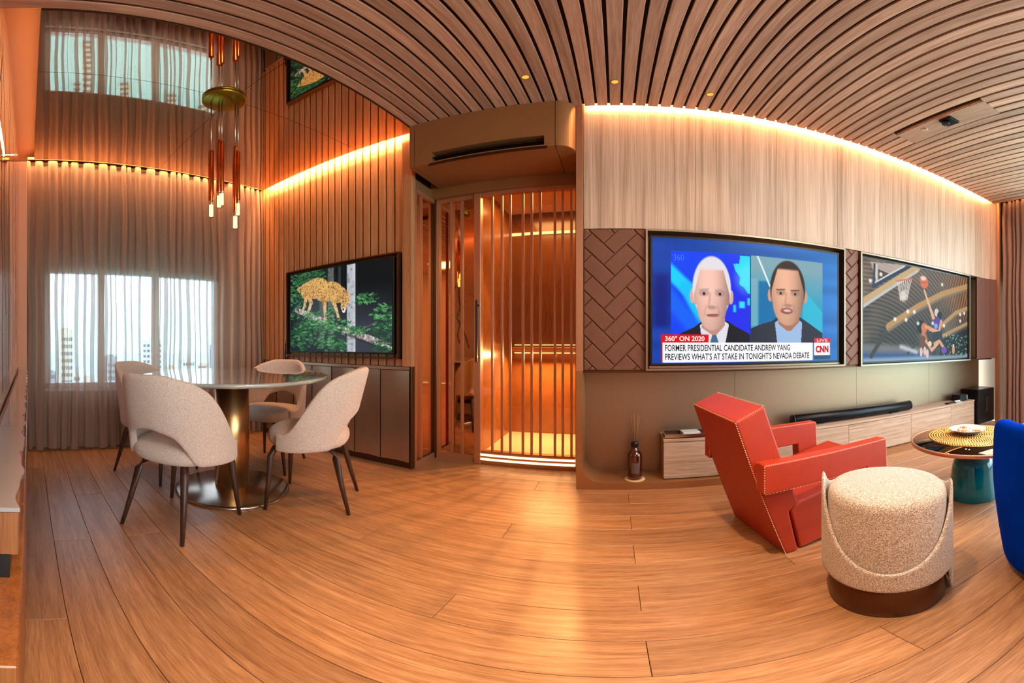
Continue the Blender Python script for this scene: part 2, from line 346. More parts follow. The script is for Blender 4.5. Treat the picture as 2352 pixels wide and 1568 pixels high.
M['counter_top'] = pbr('counter_top', (150, 146, 146), 0.08, coat=0.8)
M['counter_wood'] = wood('counter_wood', (112, 64, 26), (136, 80, 34), (154, 96, 46), 'z', 1.5, 30, rough=0.35, coat=0.3)
M['blossom_panel'] = pbr('blossom_panel', (232, 170, 130), 0.25, coat=1.0, noise=0.08, nscale=3, coat_rough=0.01)
M['twig'] = pbr('dark_twig', (60, 26, 18), 0.8)
M['gold_bead'] = pbr('gold_bead', (226, 176, 96), 0.3, 0.9)
M['candy'] = pbr('orange_wrapper', (232, 140, 70), 0.35)
M['candy_white'] = pbr('white_wrapper', (240, 226, 216), 0.35)
M['wall_plain'] = pbr('plain_wall', (190, 150, 122), 0.85)
M['window_wall'] = pbr('window_reveal_wall', (128, 98, 78), 0.9)
M['tower_a'] = pbr('tower_beige', (206, 184, 160), 0.8)
M['tower_b'] = pbr('tower_grey', (150, 150, 150), 0.8)
M['tower_c'] = pbr('tower_pale', (214, 212, 204), 0.8)
M['tower_glass'] = pbr('tower_window_band', (84, 96, 108), 0.3)
M['sea'] = pbr('sea_water', (170, 226, 222), 0.5)
M['coaster'] = pbr('cream_coaster', (226, 184, 134), 0.7)
M['smoke_glass'] = mirror_glass('smoke_glass', (92, 74, 60), 0.03)
# ================================================================== THE SETTING
CEIL = 2.70
# ---- floor: oak planks laid along the long wall
floor = MB().box(-3.45, 3.95, -2.62, 2.80, -0.08, -0.022).build('floor', M['dark_void'])
tag(floor, 'warm oak plank floor running through the whole lounge', 'floor', kind='structure')
PW, PL = 0.168, 1.74; plank_cache = {}
def plank_mesh(L):
    k = round(L, 3)
    if k not in plank_cache:
        plank_cache[k] = MB().box(0.0008, L - 0.0008, 0.0008, PW - 0.0008, -0.02, 0.0, 0.0012).mesh('plank', M['floor'])
    return plank_cache[k]
offs = [0.077, -0.51, 0.077, -1.07]
for k in range(-16, 16):
    y = 0.112 + PW * k; off = offs[k % 4] + (0.0 if k % 2 else 0.0)
    x = off - PL * 4
    while x < 3.95:
        a, b_ = max(x, -3.45), min(x + PL, 3.95)
        if b_ - a > 0.05: inst('plank', plank_mesh(b_ - a), floor, (a, y, 0))
        x += PL

# ---- ceiling: slab, slats, bronze mirror over the dining corner
ceiling = empty('ceiling', (0, 0, 0), 0, 'ceiling of parallel oak slats with a bronze mirror over the dining corner', 'ceiling', kind='structure')
MB().box(-3.6, 4.1, -2.75, 2.72, 2.80, 2.88).build('slab', M['plaster'], ceiling)
MB().box(-1.385, 3.76, -2.6, 2.3345, 2.7225, 2.744).build('backing', M['dark_void'], ceiling)
MB().box(-1.387, -1.379, 0.045, 2.335, 2.692, 2.735).build('edge_trim', M['bronze_dark'], ceiling)
SP = 0.079; y_end, y_start = 2.335, -2.6
SLX0, SLX1, SLY0, SLY1 = 1.822, 2.062, 1.26, 2.03            # the slot with the recessed spots
full_me = MB().box(0, 0.063, 0, y_end - y_start, 0, 0.022, 0.0015).mesh('slat', M['slat'])
sa_me = MB().box(0, 0.063, 0, SLY0 - y_start, 0, 0.022, 0.0015).mesh('slat_short', M['slat'])
sb_me = MB().box(0, 0.063, 0, y_end - SLY1, 0, 0.022, 0.0015).mesh('slat_end', M['slat'])
x = -1.378; nsl = 0
while x < 3.75:
    if SLX0 - 0.03 < x < SLX1 - 0.03:
        inst('slat', sa_me, ceiling, (x, y_start, CEIL)); inst('slat', sb_me, ceiling, (x, SLY1, CEIL))
    else: inst('slat', full_me, ceiling, (x, y_start, CEIL))
    x += SP
MB().box(1.902, 2.094, SLY0 + 0.004, SLY1 - 0.004, 2.701, 2.7222, 0.002).build('recess_panel', M['slat'], ceiling)
MB().box(1.892, 1.898, SLY0, SLY1, 2.704, 2.722).build('recess_flank', M['slat_v'], ceiling)
for (x0, x1, y0, y1) in ((-3.216, -1.942, 0.045, 1.168), (-3.216, -1.942, 1.171, 2.335), (-1.939, -1.387, 0.045, 1.168), (-1.939, -1.387, 1.171, 2.335)):
    MB().box(x0, x1, y0, y1, CEIL, CEIL + 0.018).build('mirror_panel', M['mirror'], ceiling)
MB().box(-3.6, 4.1, -2.75, 2.72, 2.86, 2.93).build('roof_slab', M['plaster'], ceiling)

# ---- back wall (long wall with the screens)
wall_back = empty('wall_back', (0, 0, 0), 0, 'long wall of oak slats, veneer, leather and bronze panels carrying the screens', 'wall', kind='structure')
MB().box(-3.6, -1.455, 2.428, 2.52, 0, 2.86).build('slat_backing', M['dark_void'], wall_back)
sv = MB().box(0, 0.062, 0, 0.028, 0, 2.80 - 0.80, 0.0015).mesh('slat_upright', M['slat_v'])
x = -1.535 - 0.079 + 0.0085
while x > -3.36:
    inst('slat', sv, wall_back, (x, 2.40, 0.80)); x -= 0.079
MB().box(-1.527, -1.442, 2.375, 2.43, 0.80, 2.80, 0.002).build('corner_post', M['slat_v'], wall_back)
MB().box(-1.462, -1.442, 2.375, 2.44, 0.0, 0.80, 0.002).build('corner_post_base', M['bronze_dark'], wall_back)
# upper veneer
MB().box(-0.25, 4.1, 2.435, 2.50, 1.72, 2.86).build('veneer_backing', M['dark_void'], wall_back)
vx = [-0.205, 0.52, 1.10, 1.62, 2.20, 2.92, 3.48]
for a, b_ in zip(vx[:-1], vx[1:]):
    MB().box(a + 0.0008, b_ - 0.0008, 2.40, 2.436, 1.738, 2.85, 0.0008).build('veneer_panel', M['veneer'], wall_back)
ENDP = [(3.481, 2.40), (3.58, 2.398), (3.66, 2.388), (3.73, 2.368), (3.80, 2.335)]
def endstrip(z0, z1, mat, name, t=0.03):
    pts = ENDP + [(p[0] + 0.012, p[1] + t) for p in reversed(ENDP)]
    return MB().prism(pts, 'z', z0, z1).build(name, mat, wall_back)
endstrip(1.738, 2.85, M['veneer'], 'veneer_end_panel')
endstrip(0.80, 1.734, M['leather_end'], 'leather_end_panel')
MB().box(3.805, 3.83, 2.30, 2.36, 0.0, 2.85).build('end_trim', M['bronze_frame'], wall_back)
# leather band with herringbone tiles
def herringbone(x0, x1, z0, z1, w, L, y, name):
    panel = MB().box(x0, x1, y + 0.012, y + 0.03, z0, z1).build(name, M['leather'], wall_back)
    def clip(poly):
        for ax, lim, sg in ((0, x0 + 0.004, 1), (0, x1 - 0.004, -1), (1, z0 + 0.004, 1), (1, z1 - 0.004, -1)):
            out = []
            for i in range(len(poly)):
                p, q = poly[i], poly[(i + 1) % len(poly)]
                dp, dq = (p[ax] - lim) * sg, (q[ax] - lim) * sg
                if dp >= 0: out.append(p)
                if (dp >= 0) != (dq >= 0):
                    t = dp / (dp - dq); out.append((p[0] + (q[0] - p[0]) * t, p[1] + (q[1] - p[1]) * t))
            poly = out
            if len(poly) < 3: return None
        return poly
    c = math.sqrt(0.5); g = 0.0022
    cxm, czm = (x0 + x1) / 2, (z0 + z1) / 2
    n = 8
    for i in range(-14, 15):
        for j in range(-6, 7):
            for kind in (0, 1):
                # herringbone lattice in the rotated frame
                a = i * w + j * L; b0 = i * w - j * L
                if kind == 0: rect = [(a, b0), (a + L, b0), (a + L, b0 + w), (a, b0 + w)]
                else: rect = [(a, b0 + w), (a + w, b0 + w), (a + w, b0 + w + L), (a, b0 + w + L)]
                cu, cv = sum(p[0] for p in rect) / 4, sum(p[1] for p in rect) / 4
                def tr(s): return [(cxm + ((cu + (u - cu) * s[0]) - (cv + (v - cv) * s[1])) * c, czm + ((cu + (u - cu) * s[0]) + (cv + (v - cv) * s[1])) * c) for u, v in rect]
                hu, hv = (L / 2, w / 2) if kind == 0 else (w / 2, L / 2)
                back = clip(tr(((hu - g) / hu, (hv - g) / hv))); front = clip(tr(((hu - g - 0.005) / hu, (hv - g - 0.005) / hv)))
                if not back or not front: continue
                area_ = abs(sum(back[q][0] * back[(q + 1) % len(back)][1] - back[(q + 1) % len(back)][0] * back[q][1] for q in range(len(back)))) / 2
                if area_ < 2e-4: continue
                mb = MB()
                if len(front) == len(back):
                    nb = len(back)
                    mb.poly([(p[0], y + 0.012, p[1]) for p in back] + [(p[0], y + 0.004, p[1]) for p in back] + [(p[0], y, p[1]) for p in front],
                            [tuple(range(nb))[::-1], tuple(range(2 * nb, 3 * nb))] + [(q, (q + 1) % nb, nb + (q + 1) % nb, nb + q) for q in range(nb)] + [(nb + q, nb + (q + 1) % nb, 2 * nb + (q + 1) % nb, 2 * nb + q) for q in range(nb)])
                else: mb.prism(back, 'y', y + 0.002, y + 0.012)
                mb.build('leather_tile', M['leather'], panel)
    return panel
herringbone(-0.205, 0.192, 0.802, 1.733, 0.103, 0.206, 2.394, 'leather_panel')
herringbone(1.680, 1.822, 0.802, 1.733, 0.075, 0.150, 2.394, 'leather_panel')
MB().box(0.192, 1.684, 2.46, 2.49, 0.80, 1.735).build('recess_back', M['bronze_dark'], wall_back)
# lower recess
MB().box(-0.25, 3.84, 2.62, 2.70, 0.0, 2.80).build('back_shell', M['backpanel'], wall_back)
for a, b_ in ((-0.212, 0.86), (0.862, 1.96), (1.962, 2.90), (2.902, 3.82)):
    MB().box(a, b_, 2.608, 2.62, 0.05, 0.798).build('metal_panel', M['backpanel'], wall_back)
MB().box(-0.215, 3.80, 2.405, 2.62, 0.785, 0.80).build('recess_soffit', M['bronze_dark'], wall_back)
# niche frame with the rounded lower corner, and plinth
arc = [(-0.212 + 0.125 - 0.125 * math.cos(a), 0.05 + 0.125 - 0.125 * math.sin(a)) for a in [PI / 2 * i / 12 for i in range(13)]]
MB().prism([(-0.25, 0.0), (-0.25, 0.80), (-0.212, 0.80)] + arc + [(3.46, 0.05), (3.46, 0.0)], 'y', 2.355, 2.61).build('niche_frame', M['bronze_paint'], wall_back)
MB().box(-0.25, -0.207, 2.355, 2.62, 0.80, 2.80).build('frame_post', M['bronze_frame'], wall_back)
# enclosing shell around the lift and behind the walls
MB().box(-1.56, -1.465, 2.44, 4.0, 0, 2.86).box(-0.235, -0.16, 2.62, 4.0, 0, 2.86).box(-1.56, -0.16, 3.90, 4.0, 0, 2.86).box(-1.56, -0.16, 2.72, 4.0, 2.80, 2.88).box(-1.56, -0.16, 2.70, 4.0, -0.08, -0.03).build('lift_shaft', M['dark_void'], wall_back)

# ---- window wall on the left with its window
wall_window = MB()
X0, X1 = -3.56, -3.42
wy0, wy1, wz0, wz1 = 0.145, 1.925, 0.555, 1.690
wall_window.box(X0, X1, -0.25, wy0, -0.1, 2.86).box(X0, X1, wy1, 2.52, -0.1, 2.86).box(X0, X1, wy0, wy1, -0.1, wz0).box(X0, X1, wy0, wy1, wz1, 2.86)
tag(wall_window.build('wall_window', M['window_wall']), 'brown wall around the wide window behind the sheer curtain', 'wall', kind='structure')
win = empty('window_1', (-3.50, 1.035, 1.12), 0, 'wide white framed window behind the sheer curtain overlooking towers', 'window', kind='structure')
fr = MB()
for a, b_, c_, d_ in ((wy0, wy0 + 0.05, wz0, wz1), (wy1 - 0.05, wy1, wz0, wz1), (wy0, wy1, wz0, wz0 + 0.05), (wy0, wy1, wz1 - 0.05, wz1)):
    fr.box(-0.035, 0.035, a - 1.035, b_ - 1.035, c_ - 1.12, d_ - 1.12)
fr.build('window_frame', M['white_frame'], win)
for y in (0.68, 1.23): MB().box(-0.035, 0.035, y - 0.03 - 1.035, y + 0.03 - 1.035, wz0 + 0.05 - 1.12, wz1 - 0.05 - 1.12).build('mullion', M['white_frame'], win)
for a, b_ in ((0.195, 0.65), (0.71, 1.20), (1.26, 1.875)): MB().box(-0.004, 0.004, a - 1.035, b_ - 1.035, wz0 + 0.05 - 1.12, wz1 - 0.05 - 1.12).build('pane', M['tinted_pane'], win)
MB().box(-0.09, 0.09, wy0 - 1.035, wy1 - 1.035, wz0 - 0.02 - 1.12, wz0 - 1.12).build('sill', M['white_frame'], win)

# ---- left wall (counter side)
wall_left = empty('wall_left', (0, 0, 0), 0, 'peach glossy wall with dark blossom branches above the counter', 'wall', kind='structure')
MB().box(-3.56, -0.28, -0.25, -0.10, 0, 2.86).build('wall_body', M['plaster'], wall_left)
MB().box(-3.19, -0.28, -0.10, -0.09, 0.78, 2.68).build('blossom_panel', M['blossom_panel'], wall_left)
tw = MB(); rt = random.Random(3)
def ribbon(p, q, w0, w1):
    d = Vector((q[0] - p[0], q[1] - p[1])).normalized(); n = (-d.y, d.x)
    tw.poly([(p[0] + n[0] * w0, -0.0897, p[1] + n[1] * w0), (p[0] - n[0] * w0, -0.0897, p[1] - n[1] * w0), (q[0] - n[0] * w1, -0.0897, q[1] - n[1] * w1), (q[0] + n[0] * w1, -0.0897, q[1] + n[1] * w1)], [(0, 1, 2, 3)])
for i in range(16):
    p = (-3.0 + i * 0.17, 0.8 + rt.random() * 0.3)
    for k in range(7):
        q = (p[0] + rt.uniform(-0.09, 0.09), min(2.6, p[1] + rt.uniform(0.12, 0.3)))
        ribbon(p, q, 0.010 - 0.001 * k, 0.009 - 0.001 * k)
        if k % 2: ribbon(q, (q[0] + rt.uniform(-0.14, 0.14), min(2.62, q[1] + rt.uniform(0.03, 0.12))), 0.005, 0.002)
        p = q
tw.build('blossom_twigs', M['twig'], wall_left, kind='stuff')
MB().box(-0.34, -0.25, -2.62, -0.10, 0, 2.86).build('return_wall', M['wall_plain'], wall_left)
tag(MB().box(-3.27, -3.19, -0.092, -0.017, 0, 2.66, 0.003).build('trim_1', M['plaster']), 'slim tan pilaster at the far end of the counter by the curtain', 'pilaster', kind='structure')

# ---- right wall with window, and the wall behind the camera
wr_ = MB(); X0, X1 = 3.98, 4.10
wr_.box(X0, X1, -2.75, -1.9, 0, 2.86).box(X0, X1, 1.9, 2.72, 0, 2.86).box(X0, X1, -1.9, 1.9, 0, 0.12).box(X0, X1, -1.9, 1.9, 2.5, 2.86)
tag(wr_.build('wall_right', M['wall_plain']), 'right hand end wall behind the drape', 'wall', kind='structure')
win2 = empty('window_2', (4.04, 0, 1.31), 0, 'tall end window beyond the right hand drape', 'window', kind='structure')
f2 = MB()
for a, b_, c_, d_ in ((-1.9, -1.85, -1.19, 1.19), (1.85, 1.9, -1.19, 1.19), (-1.9, 1.9, -1.19, -1.13), (-1.9, 1.9, 1.13, 1.19)): f2.box(-0.03, 0.03, a, b_, c_, d_)
f2.build('window_frame', M['white_frame'], win2)
for y in (-0.62, 0.62): MB().box(-0.03, 0.03, y - 0.03, y + 0.03, -1.13, 1.13).build('mullion', M['white_frame'], win2)
for a, b_ in ((-1.85, -0.65), (-0.59, 0.59), (0.65, 1.85)): MB().box(-0.004, 0.004, a, b_, -1.13, 1.13).build('pane', M['pane'], win2)
tag(MB().box(-0.34, 4.1, -2.75, -2.62, 0, 2.86).build('wall_front', M['wall_plain']), 'plain warm wall behind the viewer', 'wall', kind='structure')

# ---- lift niche: header, mirrored screens, barred door, lit cabin
hd = MB().box(-1.46, -0.25, 2.70, 2.78, 2.215, 2.80).build('trim_2', M['bronze_paint']); tag(hd, 'bronze header panel above the barred lift door', 'header', kind='structure')
tag(MB().box(-1.462, -1.446, 2.41, 2.70, 2.216, 2.304).build('trim_6', M['bronze_paint']), 'bronze panel above the side mirror screen', 'panel', kind='structure')
scr = empty('mirror_screen', (-1.45, 2.59, 0), 0, 'side screen of bronze mirror glass returning into the lift niche', 'glass screen')
MB().box(-0.004, 0.0, -0.15, 0.14, 0.06, 2.20).build('mirror_pane', M['mirror_tint'], scr)
MB().box(-0.008, 0.014, -0.175, -0.15, 0, 2.215).box(-0.008, 0.014, -0.15, 0.14, 0.0, 0.05).box(-0.008, 0.014, -0.15, 0.14, 2.185, 2.215).build('frame', M['bronze_frame'], scr)
MB().box(0.0, 0.014, -0.075, -0.06, 0.05, 2.19).build('bar', M['bronze_frame'], scr)
tag(MB().box(-1.468, -1.422, 2.735, 2.785, 0, 2.215, 0.003).build('corner_post', M['bronze_dark']), 'dark bronze corner post between the two mirrored screens', 'post')
scr2 = empty('mirror_screen', (-1.25, 2.762, 0), 0, 'narrow bronze mirror panel with two bars left of the lift door', 'glass screen')
MB().box(-0.16, 0.155, 0.0, 0.004, 0.06, 2.18).build('mirror_pane', M['mirror_tint'], scr2)
MB().box(-0.172, -0.15, -0.022, 0.012, 0, 2.215).box(-0.15, 0.155, -0.022, 0.012, 0, 0.06).box(-0.15, 0.155, -0.022, 0.012, 2.18, 2.215).build('frame', M['bronze_frame'], scr2)
for x in (-0.045, 0.048): MB().box(x - 0.009, x + 0.009, -0.016, 0.0, 0.06, 2.18).build('bar', M['bronze_frame'], scr2)
door = empty('door_1', (-0.67, 2.75, 0), 0, 'bronze lift door of upright bars over clear glass', 'door', kind='structure')
DX = -0.67
MB().box(-1.085 - DX, -1.03 - DX, -0.03, 0.03, 0, 2.215, 0.003).build('door_stile', M['bronze_frame'], door)
MB().box(-0.295 - DX, -0.25 - DX, -0.03, 0.03, 0, 2.215, 0.003).build('door_stile', M['bronze_frame'], door)
MB().box(-1.03 - DX, -0.295 - DX, -0.025, 0.025, 2.185, 2.215).build('top_rail', M['bronze_frame'], door)
MB().box(-1.03 - DX, -0.295 - DX, -0.025, 0.025, 0.0, 0.115).build('bottom_rail', M['bronze_paint'], door)
for z in (0.083, 0.047): MB().box(-1.028 - DX, -0.297 - DX, -0.032, -0.024, z - 0.008, z + 0.008).build('sill_light', M['led'], door)
MB().box(-1.03 - DX, -0.295 - DX, 0.006, 0.012, 0.115, 2.185).build('pane', M['lift_pane'], door)
bar_me = MB().box(-0.009, 0.009, -0.02, 0.0, 0.115, 2.185, 0.002).mesh('bar', M['bronze_frame'])
for x in (-0.938, -0.86, -0.793, -0.694, -0.626, -0.559, -0.449, -0.39, -0.325): inst('bar', bar_me, door, (x - DX, 0, 0))
hb = MB().box(-1.052 - DX, -1.038 - DX, -0.085, -0.068, 0.83, 1.31, 0.004)
for z in (0.87, 1.27): hb.box(-1.05 - DX, -1.04 - DX, -0.07, -0.03, z - 0.008, z + 0.008)
hb.build('door_handle', M['black_metal'], door)
lift = empty('lift_cabin', (-0.65, 3.3, 0), 0, 'glowing amber lift cabin with a pale floor behind the barred door', 'lift', kind='structure')
lx, ly = 0.65, -3.3
MB().box(-1.10 + lx, -0.24 + lx, 2.80 + ly, 3.80 + ly, -0.02, 0.03).build('cabin_floor', M['lift_floor'], lift)
MB().box(-1.10 + lx, -0.24 + lx, 3.78 + ly, 3.82 + ly, 0.03, 0.90).build('back_panel_lower', M['lift_stone'], lift)
MB().box(-1.10 + lx, -0.24 + lx, 3.78 + ly, 3.82 + ly, 0.93, 2.38).build('back_panel_upper', M['lift_mirror'], lift)
MB().box(-1.12 + lx, -1.10 + lx, 2.80 + ly, 3.82 + ly, 0.03, 2.38).build('side_panel', M['lift_stone'], lift)
MB().box(-0.26 + lx, -0.24 + lx, 2.80 + ly, 3.82 + ly, 0.03, 2.38).build('side_panel', M['lift_stone'], lift)
MB().box(-1.12 + lx, -0.24 + lx, 2.79 + ly, 3.82 + ly, 2.38, 2.41).build('cabin_ceiling', M['plaster'], lift)
MB().box(-1.06 + lx, -0.30 + lx, 3.72 + ly, 3.78 + ly, 0.895, 0.935, 0.004).build('handrail', M['bronze_frame'], lift)
MB().box(-1.04 + lx, -0.34 + lx, 3.745 + ly, 3.765 + ly, 0.872, 0.880).build('rail_light', M['led'], lift)
MB().box(-1.04 + lx, -0.34 + lx, 3.745 + ly, 3.765 + ly, 0.955, 0.962).build('rail_light', M['led'], lift)
MB().box(-1.10 + lx, -0.26 + lx, 3.75 + ly, 3.775 + ly, 2.13, 2.155).build('cove_reflection_strip', M['cove_reflection_glow'], lift)  # glowing strip in place of the room cove light's reflection
MB().box(-0.40 + lx, -0.34 + lx, 3.755 + ly, 3.775 + ly, 0.96, 2.1).build('control_panel', M['bronze_frame'], lift)

# ---- the view outside
rb = random.Random(11)
def tower(px, az0, az1, top, dist, mat, label, roof=True):
    # az: bearing from the room's forward axis; top: height slope; dist: metres
    am = (az0 + az1) / 2; w = dist * (az1 - az0); x, y = dist * math.sin(am), dist * math.cos(am)
    zt = 0.976 + dist * top; zb = -120.5
    t = empty('tower_block', (x, y, zb), 0, label, 'building', 'tower blocks outside the window')
    t.rotation_euler = (0, 0, PI / 2 - am + 0.35 * rb.uniform(-1, 1))
    h = zt - zb; dpt = w * 0.8
    MB().box(-dpt / 2, dpt / 2, -w * 0.42, w * 0.42, 0, h).build('tower_body', mat, t)
    bands = MB(); nfl = int(h / 3.2)
    for k in range(nfl):
        for s in range(5):
            y0 = -w * 0.40 + s * w * 0.165
            bands.box(-dpt / 2 - 0.15, dpt / 2 + 0.15, y0, y0 + w * 0.10, k * 3.2 + 0.9, k * 3.2 + 2.4)
    bands.build('window_bands', M['tower_glass'], t, kind='stuff')
    if roof: MB().box(-dpt * 0.2, dpt * 0.2, -w * 0.2, w * 0.2, h, h + w * 0.12).build('roof_plant', mat, t)
TW = [(-1.555, -1.52, -0.105, 130, 'tower_c', 'low pale tower at the bottom corner of the window'),
      (-1.523, -1.497, -0.075, 160, 'tower_b', 'grey tower left of the tall beige tower'),
      (-1.493, -1.455, 0.036, 170, 'tower_a', 'tallest beige tower standing alone near the left of the window'),
      (-1.453, -1.432, -0.070, 150, 'tower_c', 'pale tower just right of the tall beige tower'),
      (-1.430, -1.400, -0.090, 120, 'tower_a', 'low sandy block between the beige tower and the dark stepped tower'),
      (-1.372, -1.332, -0.035, 190, 'tower_b', 'dark grey stepped tower behind the first mullion'),
      (-1.327, -1.300, -0.085, 150, 'tower_a', 'low block seen just left of the rear chair'),
      (-1.272, -1.212, 0.008, 230, 'tower_c', 'wide pale twin tower in the middle of the window'),
      (-1.205, -1.175, -0.062, 160, 'tower_a', 'low sandy block right of the wide pale tower'),
      (-1.165, -1.128, -0.040, 200, 'tower_c', 'pale pinkish tower over the table top'),
      (-1.118, -1.090, -0.055, 170, 'tower_a', 'low block right of the centre of the table top'),
      (-1.088, -1.062, -0.004, 210, 'tower_b', 'slim grey tower at the right end of the window')]
for a0, a1, tp, ds, mt, lb in TW: tower(0, a0, a1, tp, ds, M[mt], lb)
tag(MB().box(-4500, -30, -2500, 2500, -120.2, -120).build('sea', M['sea']), 'pale teal harbour water beyond the towers', 'sea', kind='structure')
# ================================================================== FITTED THINGS
# ---- sheer curtain on the left window, drape on the right
def pleats(seed, L, n):
    r = random.Random(seed); ks = [(r.uniform(0.5, 1.6), r.uniform(0, 6.28)) for _ in range(n)]
    edges = [0]
    for k in ks: edges.append(edges[-1] + k[0])
    sc = L / edges[-1]
    return [e * sc for e in edges], [r.uniform(0.55, 1.0) for _ in range(n)], r
def curtain_mesh(y0, y1, n, xc, amp, z0, z1, seed, step=12, nz=12, loop=0.16):
    ed, am, r = pleats(seed, y1 - y0, n); pts = []
    for i in range(n):
        L_ = ed[i + 1] - ed[i]; lp = loop * r.uniform(0.5, 1.25); a_ = am[i]; a2 = am[(i + 1) % n]
        for k in range(step):
            t = k / step
            pts.append((y0 + ed[i] + L_ * t + lp * L_ * math.sin(4 * PI * t), math.sin(2 * PI * t + 0.5 * PI) * (a_ + (a2 - a_) * t), i + t))
    pts.append((y1, 0.3, n))
    drift = [r.uniform(-1, 1) for _ in range(n + 2)]
    mb = MB(); nu = len(pts)
    def fn(u, v):
        i = min(nu - 1, int(round(u * (nu - 1)))); y, w, fi = pts[i]; z = z0 + (z1 - z0) * v
        q = int(fi); f_ = fi - q; dr = (drift[q] * (1 - f_) + drift[min(n, q + 1)] * f_) * 0.016 * (1 - v)
        g = (0.62 if v > 0.95 else 0.78 + 0.22 * (1 - v))
        return (xc + amp * w * g + 0.004 * math.sin(7 * z + 3 * y), y + dr + 0.006 * math.sin(5 * z + 9 * y), z + (0.010 * math.sin(i * 0.35) if v == 0 else 0))
    mb.grid(fn, nu, nz)
    return mb
cur = empty('curtain', (-3.30, 1.18, 0.02), 0, 'full height pleated brown sheer curtain across the left window', 'curtain')
c_ = curtain_mesh(-1.20, 1.19, 25, 0.0, 0.048, 0.0, 2.70, 5, loop=0.21); c_.build('sheer_cloth', M['sheer'], cur)
hem = MB(); hem.box(-0.03, 0.03, -1.19, 1.18, 2.705, 2.735); hem.build('curtain_track', M['bronze_dark'], cur)
drp = empty('curtain', (3.865, 2.06, 0.02), 0, 'heavy brown drape bunched at the right end of the screen wall', 'curtain')
curtain_mesh(-0.24, 0.245, 8, 0.0, 0.035, 0.0, 2.72, 9).build('drape_cloth', M['drape'], drp)
MB().box(-0.02, 0.02, -0.24, 0.24, 2.725, 2.75).build('curtain_track', M['bronze_dark'], drp)

# ---- air conditioner housing over the niche
ac = empty('air_conditioner', (-0.80, 2.24, 2.305), 0, 'bronze air conditioner housing with a long black slot above the lift niche', 'air conditioner')
def ac_seg(x0, x1, name, rounded=False):
    H_ = CEIL - 2.305 - 0.002
    if rounded:
        arc_ = [(x1 - 0.11 + 0.11 * math.sin(a), 0.11 - 0.11 * math.cos(a)) for a in [PI / 2 * i / 10 for i in range(11)]]
        pts = [(x0, 0)] + arc_ + [(x1, 0.455), (x0, 0.455)]
    else: pts = [(x0, 0), (x1, 0), (x1, 0.455), (x0, 0.455)]
    o = MB().prism(pts, 'z', 0, H_).build(name, M['bronze_paint'], ac, bevel=0.0)
    return o
ac_seg(-0.578, -0.542, 'housing_end')
# middle panel with the slot cut out: built from four pieces joined
mid = MB(); a0, a1, s0, s1, t0, t1, H_ = -0.538, 0.432, -0.405, 0.366, 0.012, 0.092, CEIL - 2.305 - 0.002
mid.box(a0, s0, 0, 0.455, 0, H_).box(s1, a1, 0, 0.455, 0, H_).box(s0, s1, 0, 0.455, t1, H_).box(s0, s1, 0, 0.455, 0, t0).box(s0, s1, 0.07, 0.455, t0, t1)
mid.build('housing', M['bronze_paint'], ac)
ac_seg(0.436, 0.547, 'housing_end', True)
MB().box(s0, s1, 0.060, 0.068, t0, t1).build('slot_back', M['black'], ac)
MB().box(s0 + 0.004, s1 - 0.004, 0.008, 0.05, 0.050, 0.055).build('louvre', M['bronze_dark'], ac)
MB().prism([(-0.004, 0.002), (-0.022, -0.030), (-0.018, -0.032), (0.002, -0.001)], 'x', s0 - 0.01, s1 + 0.02).build('flap', M['bronze_dark'], ac)

# ---- metal sideboard below the slat wall
sb = empty('sideboard', (-2.36, 2.38, 0), 0, 'low bronze metal sideboard with curved doors under the leopard screen', 'sideboard')
edges_ = [-3.26, -3.045, -2.78, -2.515, -2.265, -2.0, -1.735, -1.467]
MB().box(-0.90, 0.894, 0.02, 0.044, 0.03, 0.765).build('carcass', M['bronze_dark'], sb)
MB().box(-0.90, 0.894, 0.0, 0.044, 0.772, 0.7985, 0.002).build('top', M['bronze'], sb)
MB().box(-0.90, 0.894, 0.006, 0.044, 0.0, 0.045).build('plinth', M['bronze_dark'], sb)
for a, b_ in zip(edges_[:-1], edges_[1:]):
    n_ = 10; p_ = []
    for i in range(n_ + 1):
        t = i / n_; p_.append((a + 2.36 + 0.0015 + (b_ - a - 0.003) * t, 0.004 + 0.016 * math.sin(PI * t) ** 1.0 * 0.9 - 0.006 * t))
    d_ = MB(); nn = len(p_)
    d_.poly([(x, y, z) for z in (0.048, 0.768) for x, y in p_] + [(p_[0][0], 0.02, 0.048), (p_[-1][0], 0.02, 0.048), (p_[0][0], 0.02, 0.768), (p_[-1][0], 0.02, 0.768)],
            [(i, i + 1, nn + i + 1, nn + i) for i in range(n_)], True)
    d_.build('door', M['bronze'], sb)
bo = empty('bottle', (-2.885, 2.398, 0.80), 0, 'small dark amber bottle with a black pump on the sideboard ledge by the leopard screen', 'bottle')
MB().lathe([(0.0, 0), (0.022, 0), (0.024, 0.01), (0.024, 0.10), (0.018, 0.125), (0.009, 0.135), (0.009, 0.15), (0, 0.15)], n=20).build('bottle_body', M['amber_glass'], bo)
MB().lathe([(0.011, 0.148), (0.011, 0.175), (0.004, 0.178), (0.004, 0.21), (0, 0.21)], n=16).build('pump', M['black'], bo)
bo.location = (-2.885, 2.372, 0.80)

